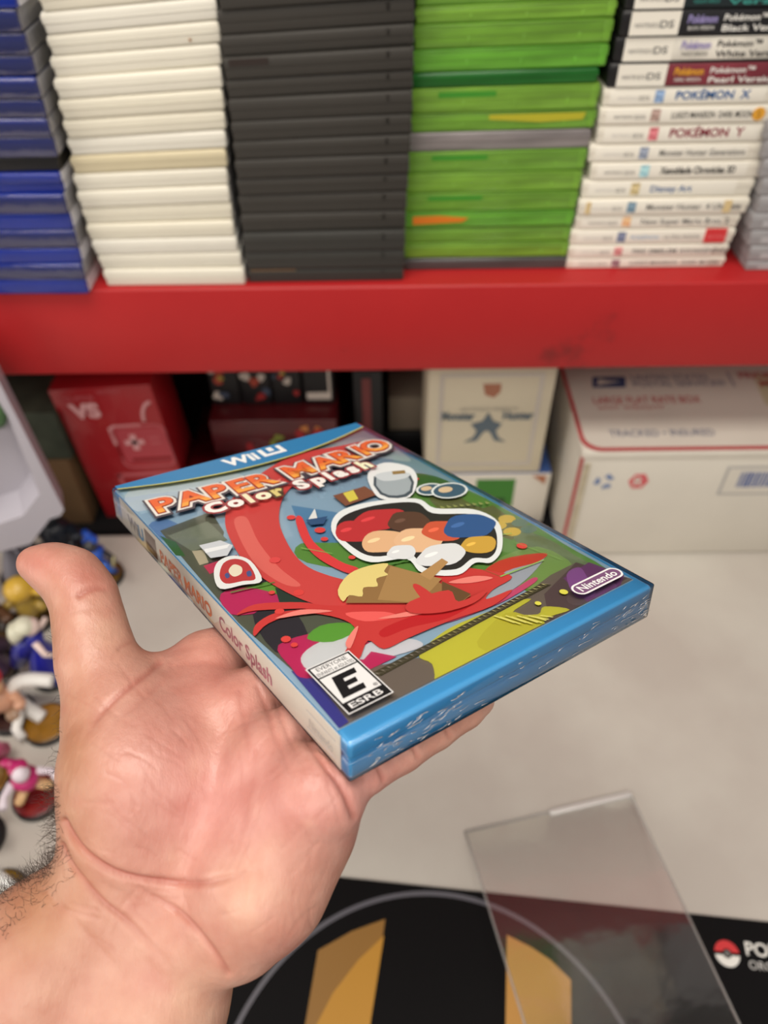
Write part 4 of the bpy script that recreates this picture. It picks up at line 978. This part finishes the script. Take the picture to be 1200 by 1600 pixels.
# ------------------------------------------------------------------ the open left hand under the case (built in millimetres in the camera-side frame, real size)
R3 = np.array(RC)[:3, :3]; T3 = np.array(RC)[:3, 3]
def PX(px, py, z): return np.array([(px-600)/FPX*z, (py-800)/FPX*z, z])
def LC(x, y, z): return R3 @ np.array([x, y, z]) + T3
def build_hand():
    vox = 1.1
    lo = np.array([-178., -4., 180.]); hi = np.array([92., 232., 352.])
    nx, ny, nz = [int((hi[k]-lo[k])/vox)+1 for k in range(3)]
    X = (lo[0]+vox*np.arange(nx, dtype=np.float32))[:, None, None]
    Y = (lo[1]+vox*np.arange(ny, dtype=np.float32))[None, :, None]
    Z = (lo[2]+vox*np.arange(nz, dtype=np.float32))[None, None, :]
    D = np.full((nx, ny, nz), 40., np.float32)
    def smin(a, b, k):
        h = np.clip(.5+.5*(b-a)/k, 0, 1); return b+(a-b)*h-k*h*(1-h)
    def chain(pts, k=7.0, F=None):
        F = D if F is None else F
        for (a, ra), (b_, rb) in zip(pts, pts[1:]):
            m = max(ra, rb)+k+12
            i0 = np.maximum(((np.minimum(a, b_)-m-lo)/vox).astype(int), 0); i1 = np.minimum(((np.maximum(a, b_)+m-lo)/vox).astype(int)+2, (nx, ny, nz))
            if (i1 <= i0).any(): continue
            sl = tuple(slice(i0[q], i1[q]) for q in range(3))
            x = X[sl[0]]-a[0]; y = Y[:, sl[1]]-a[1]; z = Z[:, :, sl[2]]-a[2]
            v = b_-a; L2 = float(v@v)
            h = np.clip((x*v[0]+y*v[1]+z*v[2])/L2, 0, 1)
            d = np.sqrt((x-h*v[0])**2+(y-h*v[1])**2+(z-h*v[2])**2)-(ra+(rb-ra)*h)
            F[sl] = smin(F[sl], d.astype(np.float32), k)
        return F
    P = PX; L = LC
    # forearm and wrist
    chain([(P(168,1398,250), 20), (P(72,1512,252), 26), (P(-40,1680,256), 30), (P(-120,1860,260), 34)], 10)
    chain([(P(288,1462,248), 19), (P(238,1575,248), 22), (P(205,1660,250), 25), (P(150,1860,256), 29)], 10)
    chain([(P(225,1440,254), 21), (P(120,1640,256), 30), (P(40,1860,262), 36)], 10)
    # palm: one ridge per metacarpal
    chain([(L(-5,86,-30), 14.5), (P(215,1320,258), 17)], 10)
    chain([(L(-8,58,-31), 14), (P(245,1390,256), 18)], 10)
    chain([(L(-8,34,-30), 13.5), (P(300,1410,252), 17)], 10)
    chain([(L(-5,13,-28), 13), (P(350,1440,246), 15)], 9)
    # ball of the thumb and outer edge of the palm
    chain([(P(196,1122,263), 19.5), (P(226,1215,255), 24), (P(216,1290,253), 21.5)], 12)
    chain([(P(226,1215,256), 22), (P(300,1250,260), 18)], 12)
    chain([(L(-4,11,-27), 13), (P(462,1290,240), 17), (P(410,1385,237), 18), (P(372,1452,238), 14)], 9)
    # thumb
    chain([(P(52,880,281), 5.8), (P(80,887,280), 8.0), (P(112,903,279), 9.9), (P(132,935,276), 10.6), (P(142,985,272), 11.4), (P(152,1035,268), 12.6), (P(182,1100,264), 17)], 6)
    chain([(P(165,1065,268), 9), (P(262,1072,276), 10), (L(-6,86,-31), 12.5)], 6); chain([(L(-14,70,-34), 13), (P(335,1250,264), 16), (P(322,1370,258), 15)], 12)
    # fingers lying under the case
    for seq in ([(L(-5,86,-29), 12.5), (L(16,86,-25), 10.5), (L(44,88,-24), 9.8), (L(66,89,-23.2), 9), (L(82,90,-22), 7.4)],
                [(L(-6,59,-29), 12.5), (L(16,60,-25), 10.8), (L(48,62,-24), 10), (L(72,63,-23.4), 9), (L(89,64,-22.2), 7.6)],
                [(L(-6,35,-29), 12), (L(15,36,-25), 10.4), (L(45,38,-24), 9.8), (L(68,39,-23), 8.8), (L(84,40,-22), 7.4)],
                [(L(-3,13,-27), 12), (L(12,10.5,-23.6), 9.2), (L(25,9.5,-22.6), 8.6), (L(39,9.5,-22), 8.0), (L(52,9.5,-21.5), 7.2), (L(58,9.5,-21), 6.2)]):
        F = np.full_like(D, 40.); chain(seq, 1.5, F); D[:] = smin(D, F, 2.5)
    # flesh gives way to the case: hollow it along the case's underside and spine
    q = (X-T3[0], Y-T3[1], Z-T3[2])
    lx, ly, lz = [R3[0, k]*q[0]+R3[1, k]*q[1]+R3[2, k]*q[2] for k in range(3)]
    bx = np.abs(lx-67.5)-68.1; by = np.abs(ly-95)-95.8; bz = np.abs(lz+6.7)-8.0
    box = np.sqrt(np.maximum(bx, 0)**2+np.maximum(by, 0)**2+np.maximum(bz, 0)**2)+np.minimum(np.maximum(bx, np.maximum(by, bz)), 0)
    kk = 1.5; a = D; b_ = -box.astype(np.float32); h = np.clip(.5-.5*(b_-a)/kk, 0, 1); D = b_+(a-b_)*h+kk*h*(1-h)
    D = D.astype(np.float32)
    import openvdb
    g = openvdb.FloatGrid(40.0); g.copyFromArray(np.ascontiguousarray(D))
    V, tri, quad = g.convertToPolygons(0.0, 0.0)
    V = V*vox+lo
    faces = [tuple(int(k) for k in f) for f in tri]+[tuple(int(k) for k in f) for f in quad]
    def mk(V_, F_):
        me = bpy.data.meshes.new('hand'); me.from_pydata(V_.tolist(), [], F_); me.update(); return me
    me = mk(V, faces)
    ob = bpy.data.objects.new('hand', me); COL.objects.link(ob)
    md = ob.modifiers.new('s', 'CORRECTIVE_SMOOTH') if False else ob.modifiers.new('s', 'SMOOTH'); md.factor = .5; md.iterations = 4
    md = ob.modifiers.new('d', 'SUBSURF'); md.levels = 1; md.render_levels = 1
    dg = bpy.context.evaluated_depsgraph_get(); me2 = bpy.data.meshes.new_from_object(ob.evaluated_get(dg))
    ob.modifiers.clear(); ob.data = me2; bpy.data.meshes.remove(me); me = me2
    n = len(me.vertices); co = np.empty(n*3, np.float32); me.vertices.foreach_get('co', co); co = co.reshape(-1, 3)
    no = np.empty(n*3, np.float32); me.vertices.foreach_get('normal', no); no = no.reshape(-1, 3)
    if ((co-co.mean(0))*no).sum() < 0: me.flip_normals(); no = -no
    u = 600+FPX*co[:, 0]/co[:, 2]; v = 800+FPX*co[:, 1]/co[:, 2]
    front = np.clip(-(no*co/np.linalg.norm(co, axis=1)[:, None]).sum(1)*3+.3, 0, 1)
    def dist(poly):
        poly = spline(poly, 4, closed=False); best = np.full(n, 1e9, np.float32)
        for (a0, a1), (b0, b1) in zip(poly, poly[1:]):
            dx, dy = b0-a0, b1-a1; t = np.clip(((u-a0)*dx+(v-a1)*dy)/(dx*dx+dy*dy+1e-9), 0, 1)
            best = np.minimum(best, np.hypot(u-a0-t*dx, v-a1-t*dy))
        return best
    def taper(poly):      # creases fade out at their inner end
        x1_, y1_ = poly[-1]; x0_, y0_ = poly[0]; ln = np.hypot(x1_-x0_, y1_-y0_)
        d_ = np.hypot(u-x1_, v-y1_); return np.clip(d_/(ln*.45), 0, 1).astype(np.float32)
    creases = [  # picture path, depth mm, half width px, redness
        ([(100,1283),(112,1305),(132,1330),(165,1354),(200,1368),(260,1378),(318,1380),(350,1374),(400,1366)], 2.0, 5.5, .95),
        ([(98,1320),(108,1345),(128,1372),(160,1408),(200,1440),(235,1475),(260,1500)], 1.3, 5, .7),
        ([(185,1368),(230,1395),(280,1425),(315,1462),(338,1492),(356,1520)][::-1], 1.2, 5, .6),
        ([(70,1392),(110,1430),(150,1475),(200,1530)], .35, 6, .15),
        ([(250,1036),(232,1052),(210,1068),(178,1094),(150,1126),(132,1160)], 1.1, 5, .8),
        ([(250,1070),(225,1092),(190,1120),(165,1150)], .35, 5, .25),
        ([(124,930),(140,922),(158,919),(178,924)], .8, 5, .75),
        ([(186,1014),(200,1006),(214,1004)], .5, 4, .4),
        ([(403,1073),(418,1110),(428,1145),(450,1200),(462,1222)], .6, 5, .35),
        ([(430,1095),(450,1150),(475,1200)], .4, 4, .25),
        ([(462,1122),(482,1160),(505,1192),(535,1232),(553,1276)][::-1], 1.6, 6, .7),
        ([(398,1175),(392,1230),(382,1283),(365,1345),(338,1378)], .3, 6, .25),
        ([(375,1080),(385,1150),(392,1200)], .4, 5, .25),
        ([(365,1385),(352,1420),(348,1460)], .35, 8, .1), ([(385,1370),(378,1420),(390,1455)], .3, 8, .1), ([(405,1360),(400,1410)], .3, 8, .1),
        ([(592,1203),(597,1214),(602,1232)], 1.0, 4, .6), ([(645,1168),(650,1178),(656,1194)], .8, 4, .5), ([(697,1140),(702,1150),(708,1164)], .6, 4, .4),
        ([(112,955),(150,950),(182,958)], .2, 6, .1), ([(290,1150),(300,1215),(295,1260)], .2, 10, .05),
        ([(262,1020),(300,1010),(345,1000)], .3, 6, .2), ([(270,1042),(320,1035),(370,1045)], .3, 6, .2)]
    red = np.zeros(n, np.float32); disp = np.zeros(n, np.float32)
    for poly, dep, w, rd in creases:
        d_ = dist(poly); e_ = np.exp(-(d_/w)**2)*front
        e_ = e_*taper(poly); disp -= dep*.6*e_; disp += dep*.08*np.exp(-((d_-w*2.6)/(w*1.6))**2)*front
        red = np.maximum(red, rd*np.exp(-(d_/(w*1.0))**2)*front*taper(poly))
    rng = np.random.default_rng(3)
    for _ in range(90):   # fine skin lines, mostly running towards the fingers
        cx, cy = rng.uniform(150, 540), rng.uniform(1090, 1500); an = rng.normal(1.15, .45) if cx > 330 else rng.normal(2.3, .5); ln = rng.uniform(20, 70)
        p_ = [(cx, cy), (cx+ln*.5*math.cos(an)+rng.normal()*3, cy-ln*.5*math.sin(an)), (cx+ln*math.cos(an), cy-ln*math.sin(an))]
        d_ = dist(p_); e_ = np.exp(-(d_/3.2)**2)*front; disp -= rng.uniform(.05, .16)*e_; red = np.maximum(red, rng.uniform(.05, .2)*e_)
    # tendons and soft swells
    for _ in range(70):
        cx, cy, s_ = rng.uniform(60, 560), rng.uniform(900, 1600), rng.uniform(14, 38)
        disp += rng.uniform(-.22, .22)*np.exp(-(((u-cx)**2+(v-cy)**2)/s_**2))*front
    co2 = co + no*disp[:, None]
    me.vertices.foreach_set('co', co2.ravel())
    # skin colour with some shade painted in: rosy palm and thumb tip, tanner wrist and outer side
    base = np.array(lin((204, 153, 134))); pink = np.array(lin((212, 152, 144))); tan = np.array(lin((176, 126, 92))); redc = np.array(lin((188, 100, 92))); pale = np.array(lin((226, 186, 160)))
    C = np.tile(base, (n, 1))
    def blob(cx, cy, sx, sy, col, amt):
        w_ = (amt*np.exp(-(((u-cx)/sx)**2+((v-cy)/sy)**2)))[:, None]; C[:] = C*(1-w_)+col*w_
    blob(330, 1230, 160, 170, pink, .85); blob(560, 1240, 120, 90, pink, .7); blob(420, 1260, 60, 60, redc, .25); blob(60, 880, 40, 30, redc, .45)
    blob(140, 900, 55, 35, redc, .4); blob(390, 1400, 45, 60, pale, .65); blob(170, 980, 35, 40, pale, .45); blob(330, 1060, 70, 70, redc, .4)  # last red blob paints the shade at the index base
    blob(110, 1200, 40, 150, tan, .8); blob(60, 1420, 90, 110, tan, .85); blob(200, 1500, 120, 90, base, .5); blob(300, 1580, 90, 60, pale, .5); blob(75, 980, 25, 60, tan, .6); blob(430, 1480, 60, 50, redc, .3)
    blob(330, 1130, 40, 60, np.array(lin((206, 152, 134))), .5)
    for _ in range(60):
        blob(rng.uniform(60, 560), rng.uniform(880, 1600), rng.uniform(8, 26), rng.uniform(8, 26), [redc, pale, pink][rng.integers(3)], rng.uniform(.08, .26))
    side = np.clip((no[:, 2]+.25)*1.2, 0, 1)[:, None]*.6; C = C*(1-side)+tan*side  # tan on turned-away skin also paints side shading
    cr = np.array(lin((168, 84, 72))); C = C*(1-red[:, None]*.6)+cr*red[:, None]*.6
    at = me.color_attributes.new('skin', 'FLOAT_COLOR', 'POINT')
    at.data.foreach_set('color', np.c_[C, np.ones(n)].astype(np.float32).ravel())
    # skin material
    m = bpy.data.materials.new('skin'); m.use_nodes = True; nt = m.node_tree; b = nt.nodes['Principled BSDF']
    ca = nt.nodes.new('ShaderNodeVertexColor'); ca.layer_name = 'skin'
    tc = nt.nodes.new('ShaderNodeTexCoord')
    nz_ = nt.nodes.new('ShaderNodeTexNoise'); nz_.inputs['Scale'].default_value = .12; nz_.inputs['Detail'].default_value = 6; nt.links.new(tc.outputs['Object'], nz_.inputs['Vector'])
    mx = nt.nodes.new('ShaderNodeMixRGB'); mx.blend_type = 'MULTIPLY'
    rp = nt.nodes.new('ShaderNodeValToRGB'); rp.color_ramp.elements[0].position = .3; rp.color_ramp.elements[0].color = (.86, .72, .70, 1); rp.color_ramp.elements[1].position = .65; rp.color_ramp.elements[1].color = (1, 1, 1, 1)
    nt.links.new(nz_.outputs['Fac'], rp.inputs[0]); mx.inputs[0].default_value = .7
    nt.links.new(ca.outputs[0], mx.inputs[1]); nt.links.new(rp.outputs[0], mx.inputs[2]); nt.links.new(mx.outputs[0], b.inputs['Base Color'])
    b.inputs['Roughness'].default_value = .40; b.inputs['Specular IOR Level'].default_value = .55
    b.inputs['Subsurface Weight'].default_value = .14; b.inputs['Subsurface Radius'].default_value = (1, .35, .2); b.inputs['Subsurface Scale'].default_value = .004
    vo = nt.nodes.new('ShaderNodeTexVoronoi'); vo.inputs['Scale'].default_value = 1.1; vo.feature = 'DISTANCE_TO_EDGE'
    mp = nt.nodes.new('ShaderNodeMapping'); mp.inputs['Rotation'].default_value = (0, 0, .6); mp.inputs['Scale'].default_value = (1, .45, 1); nt.links.new(tc.outputs['Object'], mp.inputs[0]); nt.links.new(mp.outputs[0], vo.inputs['Vector'])
    nb = nt.nodes.new('ShaderNodeTexNoise'); nb.inputs['Scale'].default_value = .5; nb.inputs['Detail'].default_value = 8; nt.links.new(mp.outputs[0], nb.inputs['Vector'])
    b1 = nt.nodes.new('ShaderNodeBump'); b1.inputs['Strength'].default_value = .25; b1.inputs['Distance'].default_value = .25/1000; nt.links.new(vo.outputs['Distance'], b1.inputs['Height'])
    b2 = nt.nodes.new('ShaderNodeBump'); b2.inputs['Strength'].default_value = .5; b2.inputs['Distance'].default_value = .5/1000; nt.links.new(nb.outputs['Fac'], b2.inputs['Height']); nt.links.new(b1.outputs[0], b2.inputs['Normal'])
    nt.links.new(b2.outputs[0], b.inputs['Normal'])
    me.materials.append(m)
    me.polygons.foreach_set('use_smooth', [True]*len(me.polygons)); me.update()
    ob.matrix_world = MCV @ MM
    tag(ob, 'bare left hand, palm up with thumb out, carrying the blue game case', 'hand')
    # hair at the wrist and a few on the thumb side
    hb_ = MB(); mh = mat('dark_body_hair', (58, 44, 36), .5)
    nd = (no*co/np.linalg.norm(co, axis=1)[:, None]).sum(1)
    e1 = np.where((np.abs(nd) < .35) & (no[:, 0] < -.15) & (v > 1225) & (v < 1500) & (u > -60) & (u < 125))[0]
    e2 = np.where((np.abs(nd) < .25) & (no[:, 0] < -.5) & (v > 975) & (v < 1240) & (u < 125))[0]
    e3 = np.where((nd < -.1) & (nd > -.75) & (no[:, 0] < -.05) & (v > 1330) & (v < 1520) & (u > -20) & (u < 120))[0]
    down = np.array([-.25, .95, 0.1])
    for ids, cnt, l0, l1 in ((e1, 560, 4.0, 8.0), (e2, 40, 2.5, 5), (e3, 120, 3, 6)):
        if len(ids) == 0: continue
        for k in rng.choice(ids, cnt):
            p = co[k].astype(float); nn = no[k].astype(float); ln = rng.uniform(l0, l1)
            d0 = nn*.9+rng.normal(size=3)*.25+down*rng.uniform(-.5, .5); d0 /= np.linalg.norm(d0)
            curl = down*rng.choice((-1, 1))*rng.uniform(.4, 1.6)+rng.normal(size=3)*.4
            sd = np.cross(d0, nn+rng.normal(size=3)*.3); sd /= np.linalg.norm(sd)+1e-6; ph = rng.uniform(0, 6.28); am = rng.uniform(.5, 1.3)
            pts = [p-nn*.3+d0*ln*t*.8+curl*ln*.3*t*t+(sd*math.sin(5.5*t+ph)+d0*math.cos(5.5*t+ph)*.6-sd*math.sin(ph)-d0*math.cos(ph)*.6)*am for t in (0, .15, .3, .45, .6, .8, 1)]
            hb_.tube([Vector(q_) for q_ in pts], [.06, .06, .055, .05, .045, .035, .015], mh, seg=3)
    hr = hb_.build('arm_hair', ob); hr['kind'] = 'stuff'; hr['label'] = 'dark curly wrist hair'
    return ob
build_hand()
